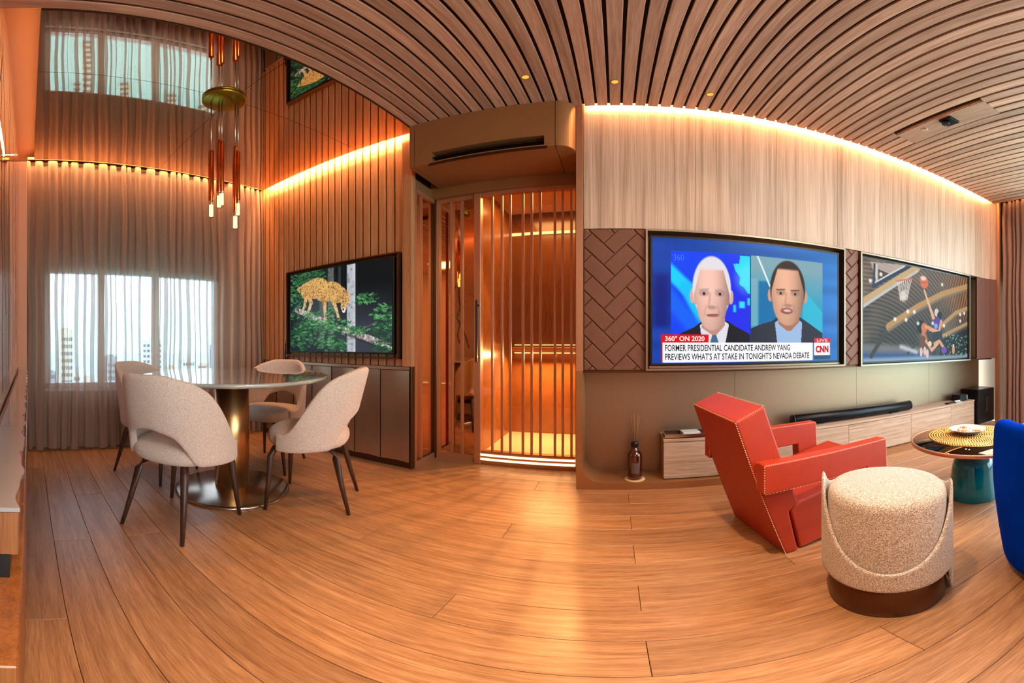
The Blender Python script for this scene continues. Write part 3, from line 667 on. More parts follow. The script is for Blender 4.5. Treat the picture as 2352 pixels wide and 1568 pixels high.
# ---- screens
def paint(W, H, fn):
    u, v = np.meshgrid((np.arange(W)) / (W - 1), (np.arange(H)) / (H - 1)); img = np.zeros((H, W, 3)); return fn(u, v, img)
def C3(*c): return np.array(c, float) / 255
def over(img, mask, col):
    m = np.clip(mask, 0, 1)[..., None]; img[:] = img * (1 - m) + np.asarray(col) * m
def rect(u, v, u0, u1, v0, v1, s=0.002): return np.clip((u - u0) / s + .5, 0, 1) * np.clip((u1 - u) / s + .5, 0, 1) * np.clip((v - v0) / s + .5, 0, 1) * np.clip((v1 - v) / s + .5, 0, 1)
def ell(u, v, cu, cv, ru, rv, s=0.06):
    d = np.sqrt(((u - cu) / ru) ** 2 + ((v - cv) / rv) ** 2); return np.clip((1 - d) / s + .5, 0, 1)
def seg(u, v, a, b, w, asp, s=0.004, w2=None):
    ax, ay = a[0] * asp, a[1]; bx, by = b[0] * asp, b[1]; px, py = u * asp, v
    L2 = (bx - ax) ** 2 + (by - ay) ** 2; t = np.clip(((px - ax) * (bx - ax) + (py - ay) * (by - ay)) / L2, 0, 1)
    d = np.hypot(px - ax - t * (bx - ax), py - ay - t * (by - ay)); ww = w if w2 is None else w + (w2 - w) * t
    return np.clip((ww - d) / s + .5, 0, 1)
def polym(u, v, pts, s=0.004):
    m = np.zeros(u.shape, bool); n = len(pts)
    for i in range(n):
        (x0, y0), (x1, y1) = pts[i], pts[(i + 1) % n]
        c = ((y0 > v) != (y1 > v)); 
        with np.errstate(divide='ignore', invalid='ignore'): xi = (x1 - x0) * (v - y0) / (y1 - y0 + 1e-12) + x0
        m ^= c & (u < xi)
    return m.astype(float)
def smooth_noise(H, W, fy, fx, rng):
    a = rng.random((fy + 2, fx + 2)); y = np.linspace(0, fy, H); x = np.linspace(0, fx, W); yi = y.astype(int); xi = x.astype(int); ty = (y - yi)[:, None]; tx = (x - xi)[None]
    ty = ty * ty * (3 - 2 * ty); tx = tx * tx * (3 - 2 * tx)
    g = lambda dy, dx: a[np.ix_(yi + dy, xi + dx)]
    return (g(0, 0) * (1 - tx) + g(0, 1) * tx) * (1 - ty) + (g(1, 0) * (1 - tx) + g(1, 1) * tx) * ty
def screen_mesh(name, img, x0, x1, z0, z1, y, mat, parent):
    H, W = img.shape[:2]
    us = np.linspace(0, 1, W); vs_ = np.linspace(0, 1, H); X, Z = np.meshgrid(x0 + (x1 - x0) * us, z1 - (z1 - z0) * vs_)
    co = np.stack([X, np.full_like(X, y), Z], -1).reshape(-1, 3)
    i = np.arange((H - 1) * (W - 1)); r_, c_ = i // (W - 1), i % (W - 1); q = r_ * W + c_
    F = np.stack([q, q + W, q + W + 1, q + 1], 1)
    me = bpy.data.meshes.new(name); me.vertices.add(len(co)); me.vertices.foreach_set('co', co.ravel())
    me.loops.add(F.size); me.loops.foreach_set('vertex_index', F.ravel().astype(np.int32))
    me.polygons.add(len(F)); me.polygons.foreach_set('loop_start', (np.arange(len(F)) * 4).astype(np.int32)); me.polygons.foreach_set('loop_total', np.full(len(F), 4, np.int32))
    me.update(calc_edges=True)
    at = me.color_attributes.new('picture', 'FLOAT_COLOR', 'POINT'); s = np.clip(img.reshape(-1, 3), 0, 1); l_ = np.where(s <= 0.04045, s / 12.92, ((s + 0.055) / 1.055) ** 2.4)
    at.data.foreach_set('color', np.concatenate([l_, np.ones((len(l_), 1))], 1).ravel().astype(np.float32))
    me.materials.append(mat); o = bpy.data.objects.new(name, me); COL.objects.link(o); o.parent = parent; return o
def person_head(u, v, img, asp, cu, top, chin, halfw, hair, skin, shade, lit=1, hl=0.34, jw=0.80):
    cv = (top + chin) / 2; hh = (chin - top) / 2
    ear_v = top + (chin - top) * 0.55
    for s in (-1, 1): over(img, ell(u, v, cu + s * halfw * 1.04, ear_v, halfw * 0.14, hh * 0.20), skin * 0.9)
    over(img, ell(u, v, cu, cv - hh * 0.12, halfw * 1.04, hh * 0.90), hair)
    d = ((u - cu) / halfw) ** 2
    face = ell(u, v, cu, cv + hh * 0.02, halfw * 0.97, hh * 0.98)
    jaw = ell(u, v, cu, cv + hh * 0.28, halfw * jw, hh * 0.74)
    hairline = top + hh * (hl + 0.9 * np.clip((np.abs(u - cu) / halfw) - 0.62, 0, 1) * 2.2)
    fmask = np.maximum(np.minimum(face, np.clip((cv + hh * 0.35 - v) / 0.01, 0, 1)), jaw) * np.clip((v - hairline) / 0.02 + .5, 0, 1)
    tone = (1.04 - 0.12 * np.clip((u - cu) / halfw, -1, 1) * lit - 0.30 * d - 0.14 * np.clip((v - cv) / hh, 0, 1))
    sk = skin[None, None] * tone[..., None]
    m = np.clip(fmask, 0, 1)[..., None]; img[:] = img * (1 - m) + sk * m
    ev = top + (chin - top) * 0.51
    for s in (-1, 1):
        ex = cu + s * halfw * 0.43
        over(img, 0.55 * ell(u, v, ex, ev - hh * 0.02, halfw * 0.27, hh * 0.10, 0.5), skin * 0.66)
        over(img, 0.85 * seg(u, v, (ex - halfw * 0.24, ev - hh * 0.10), (ex + halfw * 0.24, ev - hh * 0.12), 0.006, asp), shade)
        over(img, 0.6 * ell(u, v, ex, ev + 0.002, halfw * 0.15, hh * 0.035, 0.4), C3(226, 214, 206) * 0.8)
        over(img, ell(u, v, ex, ev + 0.002, halfw * 0.075, hh * 0.042, 0.3), C3(44, 40, 46))
    over(img, 0.30 * seg(u, v, (cu - halfw * 0.10, ev), (cu - halfw * 0.17, top + (chin - top) * 0.68), 0.008, asp, 0.012), skin * 0.55)
    over(img, 0.55 * ell(u, v, cu, top + (chin - top) * 0.70, halfw * 0.22, hh * 0.055, 0.6), skin * 0.62)
    for s in (-1, 1): over(img, 0.25 * seg(u, v, (cu + s * halfw * 0.30, top + (chin - top) * 0.68), (cu + s * halfw * 0.42, top + (chin - top) * 0.80), 0.005, asp, 0.012), skin * 0.5)
def pic_news(u, v, img):
    asp = 1.386 / 0.838
    g = C3(20, 66, 168) + (C3(62, 132, 206) - C3(20, 66, 168)) * np.clip(u * 1.1 - 0.15 + 0.1 * (0.5 - v), 0, 1)[..., None]; img[:] = g
    rng = np.random.default_rng(2); img *= (0.9 + 0.2 * smooth_noise(*u.shape, 14, 3, rng))[..., None]
    over(img, 0.75 * rect(u, v, 0.0, 0.085, 0.30, 0.72, 0.05), C3(16, 26, 118))
    # left video
    L = rect(u, v, 0.088, 0.482, 0.105, 0.84)
    over(img, L, C3(20, 70, 246))
    over(img, L * 0.7 * ell(u, v, 0.42, 0.55, 0.12, 0.4, 0.8), C3(44, 40, 236))
    over(img, L * seg(u, v, (0.06, 0.24), (0.16, 0.40), 0.055, asp, 0.03), C3(20, 210, 255))
    over(img, L * seg(u, v, (0.16, 0.40), (0.225, 0.68), 0.05, asp, 0.03, 0.015), C3(20, 196, 255))
    over(img, L * 0.8 * seg(u, v, (0.04, 0.40), (0.20, 0.72), 0.06, asp, 0.05), C3(20, 110, 250))
    gear = [(0.43, 0.115), (0.50, 0.115), (0.50, 0.44), (0.47, 0.43), (0.452, 0.385), (0.425, 0.36), (0.43, 0.30), (0.405, 0.245), (0.395, 0.19), (0.425, 0.185)]
    over(img, L * polym(u, v, gear), C3(40, 220, 250))
    over(img, L * 0.5 * ell(u, v, 0.47, 0.30, 0.06, 0.12, 0.8), C3(120, 240, 255))
    for a in ((0.425, 0.455, 0.50, 0.555), (0.468, 0.482, 0.47, 0.53), (0.395, 0.408, 0.53, 0.59)): over(img, L * rect(u, v, *a, 0.01), C3(50, 226, 252))
    tmp = img.copy()
    # suit and collar
    over(tmp, polym(u, v, [(0.10, 0.80), (0.14, 0.76), (0.20, 0.715), (0.235, 0.67), (0.36, 0.66), (0.40, 0.70), (0.46, 0.75), (0.50, 0.79), (0.50, 0.86), (0.10, 0.86)]), C3(34, 34, 42))
    over(tmp, polym(u, v, [(0.228, 0.70), (0.25, 0.68), (0.35, 0.665), (0.372, 0.69), (0.352, 0.86), (0.24, 0.86)]), C3(226, 226, 236))
    over(tmp, polym(u, v, [(0.24, 0.60), (0.35, 0.60), (0.352, 0.70), (0.31, 0.775), (0.285, 0.775), (0.237, 0.72)]), C3(196, 142, 126))
    over(tmp, polym(u, v, [(0.288, 0.775), (0.308, 0.775), (0.325, 0.86), (0.275, 0.86)]), C3(72, 108, 136))
    person_head(u, v, tmp, asp, 0.287, 0.142, 0.735, 0.092, C3(232, 226, 230), C3(244, 192, 176), C3(196, 166, 154), 1, 0.36, 0.82)
    over(tmp, 0.9 * ell(u, v, 0.291, 0.622, 0.030, 0.012, 0.5), C3(176, 96, 92)); over(tmp, 0.8 * seg(u, v, (0.264, 0.617), (0.318, 0.612), 0.004, asp), C3(110, 60, 56))
    img[:] = img * (1 - L[..., None]) + tmp * L[..., None]
    # right video
    Rr = rect(u, v, 0.487, 0.902, 0.105, 0.84)
    bg = C3(130, 170, 182) + (C3(36, 160, 196) - C3(130, 170, 182)) * np.clip((v - 0.2) / 0.4, 0, 1)[..., None]
    img[:] = img * (1 - Rr[..., None]) + bg * Rr[..., None]
    over(img, Rr * 0.8 * rect(u, v, 0.525, 0.63, 0.32, 0.76, 0.02), C3(18, 104, 168))
    over(img, Rr * 0.7 * rect(u, v, 0.487, 0.525, 0.30, 0.7, 0.01), C3(140, 180, 196))
    over(img, Rr * 0.85 * polym(u, v, [(0.78, 0.36), (0.90, 0.56), (0.90, 0.74), (0.78, 0.68)]), C3(50, 190, 220))
    over(img, Rr * seg(u, v, (0.523, 0.11), (0.59, 0.36), 0.008, asp), C3(226, 240, 246))
    tmp = img.copy()
    over(tmp, polym(u, v, [(0.487, 0.72), (0.53, 0.69), (0.60, 0.655), (0.63, 0.62), (0.77, 0.62), (0.81, 0.66), (0.88, 0.73), (0.902, 0.755), (0.902, 0.86), (0.487, 0.86)]), C3(48, 52, 66))
    over(tmp, polym(u, v, [(0.617, 0.67), (0.64, 0.64), (0.755, 0.635), (0.775, 0.665), (0.768, 0.86), (0.632, 0.86)]), C3(158, 188, 228))
    over(tmp, polym(u, v, [(0.635, 0.58), (0.76, 0.57), (0.757, 0.66), (0.71, 0.735), (0.685, 0.735), (0.638, 0.68)]), C3(176, 116, 88))
    person_head(u, v, tmp, asp, 0.692, 0.128, 0.685, 0.097, C3(66, 50, 46), C3(232, 176, 146), C3(110, 78, 66), 1, 0.26, 0.90)
    over(tmp, ell(u, v, 0.685, 0.565, 0.034, 0.026, 0.4), C3(150, 76, 70)); over(tmp, ell(u, v, 0.687, 0.562, 0.022, 0.012, 0.4), C3(216, 196, 188))
    img[:] = img * (1 - Rr[..., None]) + tmp * Rr[..., None]
    over(img, rect(u, v, 0.482, 0.4865, 0.105, 0.84), C3(20, 60, 140))
    # captions
    over(img, rect(u, v, 0.042, 0.049, 0.773, 0.992), C3(196, 22, 40)); over(img, rect(u, v, 0.042, 0.270, 0.773, 0.838), C3(228, 20, 28))
    over(img, rect(u, v, 0.049, 0.840, 0.838, 0.993), C3(250, 250, 252))
    over(img, rect(u, v, 0.848, 0.950, 0.838, 0.950), C3(252, 250, 250)); over(img, rect(u, v, 0.848, 0.952, 0.795, 0.836), C3(214, 40, 58)); over(img, rect(u, v, 0.848, 0.952, 0.952, 0.985), C3(60, 84, 108))
    return np.clip(img, 0, 1)
def pic_leopard(u, v, img):
    asp = 1.205 / 0.735; H, W = u.shape; rng = np.random.default_rng(5)
    n1 = smooth_noise(H, W, 10, 16, rng); n2 = smooth_noise(H, W, 34, 52, rng); n3 = smooth_noise(H, W, 70, 110, rng)
    img[:] = C3(18, 22, 24) + (C3(56, 60, 70) - C3(18, 22, 24)) * (np.clip((v - 0.25) * 2, 0, 1) * np.clip(1.2 - np.abs(u - 0.75) * 1.4, 0, 1))[..., None]
    over(img, 0.5 * ell(u, v, 0.3, 0.45, 0.2, 0.4, 0.9), C3(78, 90, 96))
    # trunks
    over(img, rect(u, v, 0.335, 0.385, 0.30, 0.97, 0.02) * 0.5, C3(110, 118, 116))
    over(img, rect(u, v, 0.425, 0.485, 0.0, 0.97, 0.012) * (0.65 - 0.25 * n2), C3(150, 152, 144)); over(img, rect(u, v, 0.53, 0.555, 0.0, 0.4, 0.012) * 0.35, C3(120, 120, 116))
    tr = rect(u, v, 0.613, 0.690, 0.0, 1.0, 0.008); over(img, tr, C3(176, 180, 186)); over(img, tr * np.clip(n2 * 1.4 - 0.6, 0, 1), C3(110, 112, 118)); over(img, tr * 0.6 * np.clip((u - 0.66) / 0.03, 0, 1), C3(228, 232, 236))
    # leaves
    rl = random.Random(21)
    def dab(cx, cy, ru, rv, ang, col, al):
        m_ = max(ru, rv) * 1.3; x0, x1 = int(max(0, (cx - m_) * W)), int(min(W, (cx + m_) * W + 1)); y0, y1 = int(max(0, (cy - m_ * asp) * H)), int(min(H, (cy + m_ * asp) * H + 1))
        if x1 <= x0 or y1 <= y0: return
        uu, vv = (u[y0:y1, x0:x1] - cx) * asp, v[y0:y1, x0:x1] - cy; ca, sa = math.cos(ang), math.sin(ang)
        e = np.sqrt(((uu * ca + vv * sa) / (ru * asp)) ** 2 + ((-uu * sa + vv * ca) / (rv * asp)) ** 2); mm = (np.clip((1 - e) * 2.2, 0, 1) * al)[..., None]
        img[y0:y1, x0:x1] = img[y0:y1, x0:x1] * (1 - mm) + col * mm
    def leaves(cx, cy, rx, ry, k, a=1.0):
        for _ in range(int(2600 * rx * ry * asp) + 24):
            q = math.sqrt(rl.random()); th = rl.uniform(0, 6.283); px, py = cx + rx * q * math.cos(th), cy + ry * q * math.sin(th); an = rl.uniform(-0.6, 0.6)
            base = rl.uniform(0.12, 1.0) ** 1.5 * k; cl = C3(16, 50, 34) + (C3(104, 182, 106) - C3(16, 50, 34)) * min(1, base)
            for j in range(4): dab(px + 0.009 * j * math.cos(an), py + 0.012 * j * math.sin(an) + rl.uniform(-0.006, 0.006), 0.010, 0.0042, an + rl.choice((-0.7, 0.7)), cl * rl.uniform(0.85, 1.12), 0.8 * a)
    leaves(0.06, 0.12, 0.30, 0.22, 0.9); leaves(0.05, 0.35, 0.14, 0.25, 1.0); leaves(0.20, 0.05, 0.20, 0.12, 0.8)
    # log
    lg = np.maximum(np.maximum(seg(u, v, (0.07, 0.47), (0.42, 0.665), 0.032, asp, 0.01, 0.040), seg(u, v, (0.42, 0.665), (0.64, 0.775), 0.040, asp, 0.01)), seg(u, v, (0.64, 0.775), (1.02, 0.955), 0.042, asp, 0.01, 0.036))
    over(img, lg, C3(150, 140, 138)); over(img, lg * np.clip(n3 * 3 - 1.4, 0, 1), C3(226, 218, 216)); over(img, lg * np.clip(1.2 - n2 * 3, 0, 1), C3(70, 58, 58))
    over(img, 0.6 * seg(u, v, (0.60, 0.80), (1.0, 0.985), 0.014, asp, 0.02), C3(40, 34, 36))
    # big cat
    tmp = np.zeros(u.shape)
    body = np.maximum.reduce([ell(u, v, 0.30, 0.225, 0.135, 0.13), ell(u, v, 0.42, 0.285, 0.15, 0.12), ell(u, v, 0.20, 0.24, 0.075, 0.11), ell(u, v, 0.525, 0.335, 0.085, 0.10)])
    hind = np.maximum(seg(u, v, (0.20, 0.26), (0.245, 0.40), 0.052, asp, 0.01, 0.030), seg(u, v, (0.245, 0.40), (0.21, 0.52), 0.026, asp, 0.01, 0.022)); hind2 = np.maximum(seg(u, v, (0.19, 0.30), (0.17, 0.42), 0.036, asp, 0.01, 0.022), seg(u, v, (0.17, 0.42), (0.145, 0.50), 0.02, asp))
    fore = np.maximum(seg(u, v, (0.385, 0.33), (0.395, 0.50), 0.042, asp, 0.01, 0.026), seg(u, v, (0.395, 0.50), (0.40, 0.60), 0.026, asp, 0.01, 0.026)); fore2 = np.maximum(seg(u, v, (0.47, 0.36), (0.515, 0.53), 0.034, asp, 0.01, 0.022), seg(u, v, (0.515, 0.53), (0.535, 0.625), 0.022, asp))
    head = np.maximum.reduce([ell(u, v, 0.590, 0.395, 0.048, 0.085), ell(u, v, 0.583, 0.475, 0.030, 0.06), ell(u, v, 0.575, 0.325, 0.016, 0.03), ell(u, v, 0.617, 0.33, 0.014, 0.03)])
    tail = np.maximum(seg(u, v, (0.16, 0.16), (0.09, 0.20), 0.016, asp), seg(u, v, (0.09, 0.20), (0.11, 0.24), 0.012, asp))
    cat = np.maximum.reduce([body, hind, hind2, fore, fore2, head, tail])
    over(img, cat, C3(216, 166, 98)); img *= (1 - 0.18 * cat * np.clip(n2 * 1.6 - 0.5, 0, 1))[..., None]
    over(img, cat * 0.6 * np.clip((v - (0.28 + 0.25 * u)) * 9, 0, 1), C3(222, 200, 170)); over(img, cat * 0.5 * np.clip(((0.17 + 0.22 * u) - v) * 8, 0, 1), C3(226, 186, 110))
    r5 = random.Random(4)
    for _ in range(620):
        a, b_ = r5.uniform(0.08, 0.64), r5.uniform(0.09, 0.63); q = r5.uniform(0.0035, 0.0062)
        if cat[min(H - 1, int(b_ * H)), min(W - 1, int(a * W))] > 0.5: dab(a, b_, q, q * r5.uniform(0.6, 1.0), r5.uniform(0, 3), C3(60, 36, 20), 0.85)
    over(img, ell(u, v, 0.583, 0.525, 0.016, 0.03), C3(236, 220, 200)); over(img, ell(u, v, 0.578, 0.515, 0.009, 0.014), C3(60, 40, 36)); over(img, ell(u, v, 0.575, 0.42, 0.006, 0.008), C3(30, 24, 20)); over(img, ell(u, v, 0.604, 0.42, 0.006, 0.008), C3(30, 24, 20))
    leaves(0.30, 0.78, 0.28, 0.15, 1.1, 0.95); leaves(0.12, 0.80, 0.16, 0.20, 0.7); leaves(0.24, 0.60, 0.10, 0.10, 1.2); leaves(0.45, 0.92, 0.15, 0.10, 1.0); leaves(0.50, 0.68, 0.14, 0.07, 1.2); leaves(0.77, 0.42, 0.10, 0.06, 1.3); leaves(0.92, 0.62, 0.11, 0.14, 1.2); leaves(0.92, 0.85, 0.10, 0.2, 0.55); leaves(0.70, 0.76, 0.12, 0.05, 1.2); leaves(0.44, 0.56, 0.05, 0.10, 1.2, 0.8)
    over(img, 0.7 * seg(u, v, (0.70, 0.78), (0.88, 0.67), 0.004, asp), C3(120, 110, 104))
    return np.clip(img * 1.05, 0, 1)
def pic_ball(u, v, img):
    asp = 1.44 / 0.88; H, W = u.shape; rng = np.random.default_rng(8); n1 = smooth_noise(H, W, 8, 12, rng); n2 = smooth_noise(H, W, 40, 60, rng)
    img[:] = C3(112, 96, 84) + (C3(62, 62, 62) - C3(112, 96, 84)) * np.clip(v * 1.3 - 0.2, 0, 1)[..., None]
    # ribbed hall roof: curved slat bands
    rr = np.hypot((u - 0.05) * asp, (v - 1.35)); sl = 0.5 + 0.5 * np.sin(rr * 150)
    img *= (0.72 + 0.4 * sl)[..., None]; over(img, 0.35 * np.clip(n1 * 2 - 0.8, 0, 1), C3(176, 142, 110))
    orr = np.clip((u - 0.62) * 3, 0, 1) * np.clip((0.62 - v) * 4, 0, 1); s2 = (0.5 + 0.5 * np.sin((u * 1.0 + v * 0.2) * 210)); over(img, orr * 0.75 * s2, C3(196, 122, 52)); over(img, orr * 0.6 * (1 - s2), C3(70, 44, 28))
    def beam(a, b_, w, c, c2):
        over(img, seg(u, v, a, b_, w, asp, 0.006), C3(*c)); over(img, 0.8 * seg(u, v, (a[0], a[1] + w * 0.9), (b_[0], b_[1] + w * 0.9), w * 0.35, asp, 0.006), C3(*c2))
    beam((-0.02, 0.46), (0.45, 0.0), 0.042, (196, 164, 116), (190, 198, 206))
    for (a, b_) in (((0.20, 0.66), (0.45, 0.44)), ((0.45, 0.44), (0.70, 0.26)), ((0.70, 0.26), (1.02, 0.10))): beam(a, b_, 0.042, (182, 140, 88), (120, 108, 96))
    for (a, b_) in (((0.70, 0.62), (0.86, 0.46)), ((0.86, 0.46), (1.02, 0.38)),): beam(a, b_, 0.032, (178, 142, 96), (108, 96, 84))
    beam((0.68, 0.76), (1.02, 0.57), 0.028, (170, 138, 98), (90, 80, 70))
    over(img, 0.9 * polym(u, v, [(0.70, 0.78), (1.0, 0.64), (1.0, 1.0), (0.66, 1.0)]), C3(40, 44, 42)); r6 = random.Random(2)
    for _ in range(70): a, b_ = r6.uniform(0.72, 1.0), r6.uniform(0.72, 0.98); over(img, 0.8 * ell(u, v, a, b_, 0.006, 0.009, 0.6), C3(r6.choice((190, 120, 90)), r6.choice((200, 140)), r6.choice((190, 130))))
    # floor side and stand
    over(img, 0.9 * np.clip((v - 0.80 - 0.08 * u) * 20, 0, 1) * np.clip((0.62 - u) * 10, 0, 1), C3(122, 122, 122)); over(img, 0.9 * np.clip((v - 0.885 - 0.04 * u) * 20, 0, 1) * np.clip((0.60 - u) * 10, 0, 1), C3(58, 86, 140))
    over(img, 0.85 * np.clip((v - 0.95) * 30, 0, 1), C3(150, 172, 196))
    over(img, seg(u, v, (0.06, 0.95), (0.17, 0.72), 0.022, asp), C3(70, 66, 58)); over(img, seg(u, v, (0.36, 0.93), (0.46, 0.80), 0.016, asp), C3(70, 70, 60)); over(img, seg(u, v, (0.30, 0.86), (0.44, 0.92), 0.02, asp, 0.03), C3(186, 190, 200))
    # backboard
    over(img, polym(u, v, [(0.055, 0.03), (0.34, 0.0), (0.30, 0.10), (0.10, 0.22)]) * 0.8, C3(196, 176, 166))
    over(img, seg(u, v, (0.075, 0.27), (0.37, 0.01), 0.018, asp), C3(46, 56, 78)); over(img, seg(u, v, (0.085, 0.235), (0.33, 0.01), 0.008, asp), C3(206, 208, 206)); over(img, seg(u, v, (0.085, 0.05), (0.080, 0.27), 0.012, asp), C3(50, 60, 80)); over(img, seg(u, v, (0.102, 0.05), (0.100, 0.22), 0.008, asp), C3(206, 208, 206))
    over(img, polym(u, v, [(0.115, 0.09), (0.20, 0.12), (0.115, 0.20)]), C3(80, 66, 54))
    # rim and net
    over(img, seg(u, v, (0.265, 0.185), (0.395, 0.135), 0.008, asp), C3(222, 96, 62))
    for k in range(8):
        t = k / 7; a = (0.268 + 0.125 * t, 0.19 - 0.045 * t)
        for s in (-1, 1): over(img, 0.9 * seg(u, v, a, (0.295 + 0.06 * np.clip(t + 0.25 * s, 0, 1), 0.385 - 0.03 * t), 0.0035, asp, 0.005), C3(226, 214, 200))
    over(img, 0.6 * ell(u, v, 0.322, 0.33, 0.025, 0.06, 0.6), C3(236, 230, 220))
    # ball
    over(img, ell(u, v, 0.515, 0.150, 0.040, 0.068), C3(214, 110, 74)); over(img, 0.85 * ell(u, v, 0.505, 0.105, 0.028, 0.025, 0.5), C3(236, 216, 204)); over(img, 0.7 * seg(u, v, (0.48, 0.16), (0.55, 0.14), 0.003, asp), C3(120, 60, 46))
    # players
    sk = C3(214, 156, 122)
    over(img, seg(u, v, (0.515, 0.24), (0.595, 0.50), 0.012, asp, 0.005, 0.02), C3(226, 176, 140)); over(img, seg(u, v, (0.595, 0.50), (0.62, 0.58), 0.024, asp), C3(220, 168, 132))
    over(img, ell(u, v, 0.640, 0.475, 0.022, 0.045), C3(216, 196, 190)); over(img, ell(u, v, 0.672, 0.51, 0.026, 0.05), C3(40, 40, 40))
    over(img, polym(u, v, [(0.60, 0.56), (0.66, 0.52), (0.70, 0.58), (0.69, 0.66), (0.62, 0.66)]), C3(92, 62, 158)); over(img, ell(u, v, 0.633, 0.63, 0.02, 0.03), C3(120, 160, 220))
    over(img, seg(u, v, (0.69, 0.57), (0.665, 0.70), 0.02, asp), sk); over(img, seg(u, v, (0.665, 0.70), (0.57, 0.665), 0.022, asp), C3(220, 166, 130))
    over(img, polym(u, v, [(0.60, 0.70), (0.69, 0.68), (0.72, 0.86), (0.62, 0.88)]), C3(52, 56, 66))
    over(img, seg(u, v, (0.62, 0.83), (0.67, 0.80), 0.02, asp), sk); over(img, seg(u, v, (0.67, 0.80), (0.725, 0.89), 0.02, asp), sk); over(img, ell(u, v, 0.72, 0.905, 0.030, 0.04), C3(118, 72, 178))
    over(img, ell(u, v, 0.478, 0.645, 0.034, 0.075), C3(30, 40, 38)); over(img, ell(u, v, 0.515, 0.655, 0.03, 0.055), C3(206, 120, 80)); over(img, seg(u, v, (0.53, 0.64), (0.58, 0.66), 0.02, asp), C3(218, 150, 116))
    over(img, seg(u, v, (0.505, 0.72), (0.53, 0.79), 0.03, asp), C3(196, 118, 84)); over(img, ell(u, v, 0.50, 0.82, 0.034, 0.08), C3(110, 74, 66)); over(img, seg(u, v, (0.53, 0.80), (0.59, 0.90), 0.016, asp), sk); over(img, seg(u, v, (0.59, 0.90), (0.65, 0.83), 0.02, asp), C3(220, 166, 136))
    for a in ((0.485, 0.92), (0.52, 0.91), (0.545, 0.94)): over(img, ell(u, v, *a, 0.014, 0.05), C3(226, 186, 180))
    over(img, ell(u, v, 0.57, 0.83, 0.02, 0.03), C3(232, 206, 170))
    over(img, ell(u, v, 0.828, 0.905, 0.016, 0.05), C3(206, 146, 100)); over(img, ell(u, v, 0.828, 0.855, 0.009, 0.02), C3(236, 220, 200))
    for a in ((0.055, 0.22), (0.135, 0.14), (0.25, 0.58), (0.36, 0.49), (0.345, 0.58), (0.42, 0.49), (0.455, 0.61), (0.70, 0.14), (0.91, 0.47), (0.91, 0.55), (0.96, 0.45), (0.60, 0.60), (0.72, 0.62)):
        over(img, 0.9 * ell(u, v, *a, 0.012, 0.02, 0.9), C3(255, 250, 236))
    return np.clip(img * 1.02, 0, 1)
SCR = 0.94
M['screen'] = screen_mat('screen_picture', SCR)
def text_mesh(body, width, height, bold=0.0):
    cu = bpy.data.curves.new('lettering', 'FONT'); cu.body = body; cu.size = 1.0; cu.offset = bold; cu.resolution_u = 3
    o = bpy.data.objects.new('lettering', cu); COL.objects.link(o); bpy.context.view_layer.update()
    me = bpy.data.meshes.new_from_object(o.evaluated_get(bpy.context.evaluated_depsgraph_get())); bpy.data.objects.remove(o); bpy.data.curves.remove(cu)
    co = np.array([v.co for v in me.vertices]); mn, mx = co.min(0), co.max(0)
    for v_ in me.vertices:
        v_.co = ((v_.co.x - mn[0]) / (mx[0] - mn[0]) * width, 0.0, (v_.co.y - mn[1]) / (mx[1] - mn[1]) * height)
    return me
def television(name, label, x0, x1, z0, z1, yf, img, bez=0.012, inset=0.0, bottom=0.012):
    t = empty(name, ((x0 + x1) / 2, yf, z0 - bottom), 0, label, 'television')
    ox, oz = (x0 + x1) / 2, z0 - bottom
    MB().box(x0 - bez - ox, x1 + bez - ox, 0.004, 0.045, -0.002, z1 + bez - oz, 0.002).build('casing', M['black'], t)
    bz = MB()
    for a, b_, c_, d_ in ((x0 - bez, x0, z0 - bottom, z1 + bez), (x1, x1 + bez, z0 - bottom, z1 + bez), (x0, x1, z1, z1 + bez), (x0, x1, z0 - bottom, z0)): bz.box(a - ox, b_ - ox, -0.003, 0.004, c_ - oz, d_ - oz)
    bz.build('bezel', M['black'], t)
    s = screen_mesh('screen', img, x0 - ox, x1 - ox, z0 - oz, z1 - oz, 0.0, M['screen'], t)
    return t, s
def frame_trim(idx, label, x0, x1, z0, z1, w, y0, y1, mat):
    f = MB(); f.box(x0 - w, x0, y0, y1, z0 - w, z1 + w).box(x1, x1 + w, y0, y1, z0 - w, z1 + w).box(x0, x1, y0, y1, z1, z1 + w).box(x0, x1, y0, y1, z0 - w, z0)
    o = f.build('trim_%d' % idx, mat); tag(o, label, 'frame', kind='structure'); return o
# news television
X0, X1, Z0, Z1 = 0.236, 1.620, 0.845, 1.678
tv1, s1 = television('television', 'largest television, showing two men on a news broadcast, in the left bay', X0, X1, Z0, Z1, 2.40, paint(380, 230, pic_news))
def U(u, v): return (X0 + (X1 - X0) * u - (X0 + X1) / 2, Z1 - (Z1 - Z0) * v - (Z0 - 0.012))
M['txt_dark'] = emitter('caption_black', (30, 30, 38), 1.0); M['txt_white'] = emitter('caption_white', (255, 240, 236), 1.0); M['txt_red'] = emitter('caption_red', (206, 30, 44), 1.0); M['txt_blue'] = emitter('caption_blue', (64, 120, 255), 1.0)
def caption(body, u0, u1, vt, vb, mat, bold=0.0, name='caption'):
    x0, zt = U(u0, vt); x1, zb = U(u1, vb); me = text_mesh(body, x1 - x0, zt - zb, bold); me.materials.append(mat)
    o = bpy.data.objects.new(name, me); COL.objects.link(o); o.parent = tv1; o.location = (x0, -0.0012, zb); o['label'] = 'caption lettering on the news screen'; return o
caption('360\u00b0 ON 2020', 0.060, 0.250, 0.785, 0.826, M['txt_white'], 0.02)
caption('FORMER PRESIDENTIAL CANDIDATE ANDREW YANG', 0.060, 0.703, 0.855, 0.905, M['txt_dark'], 0.012)
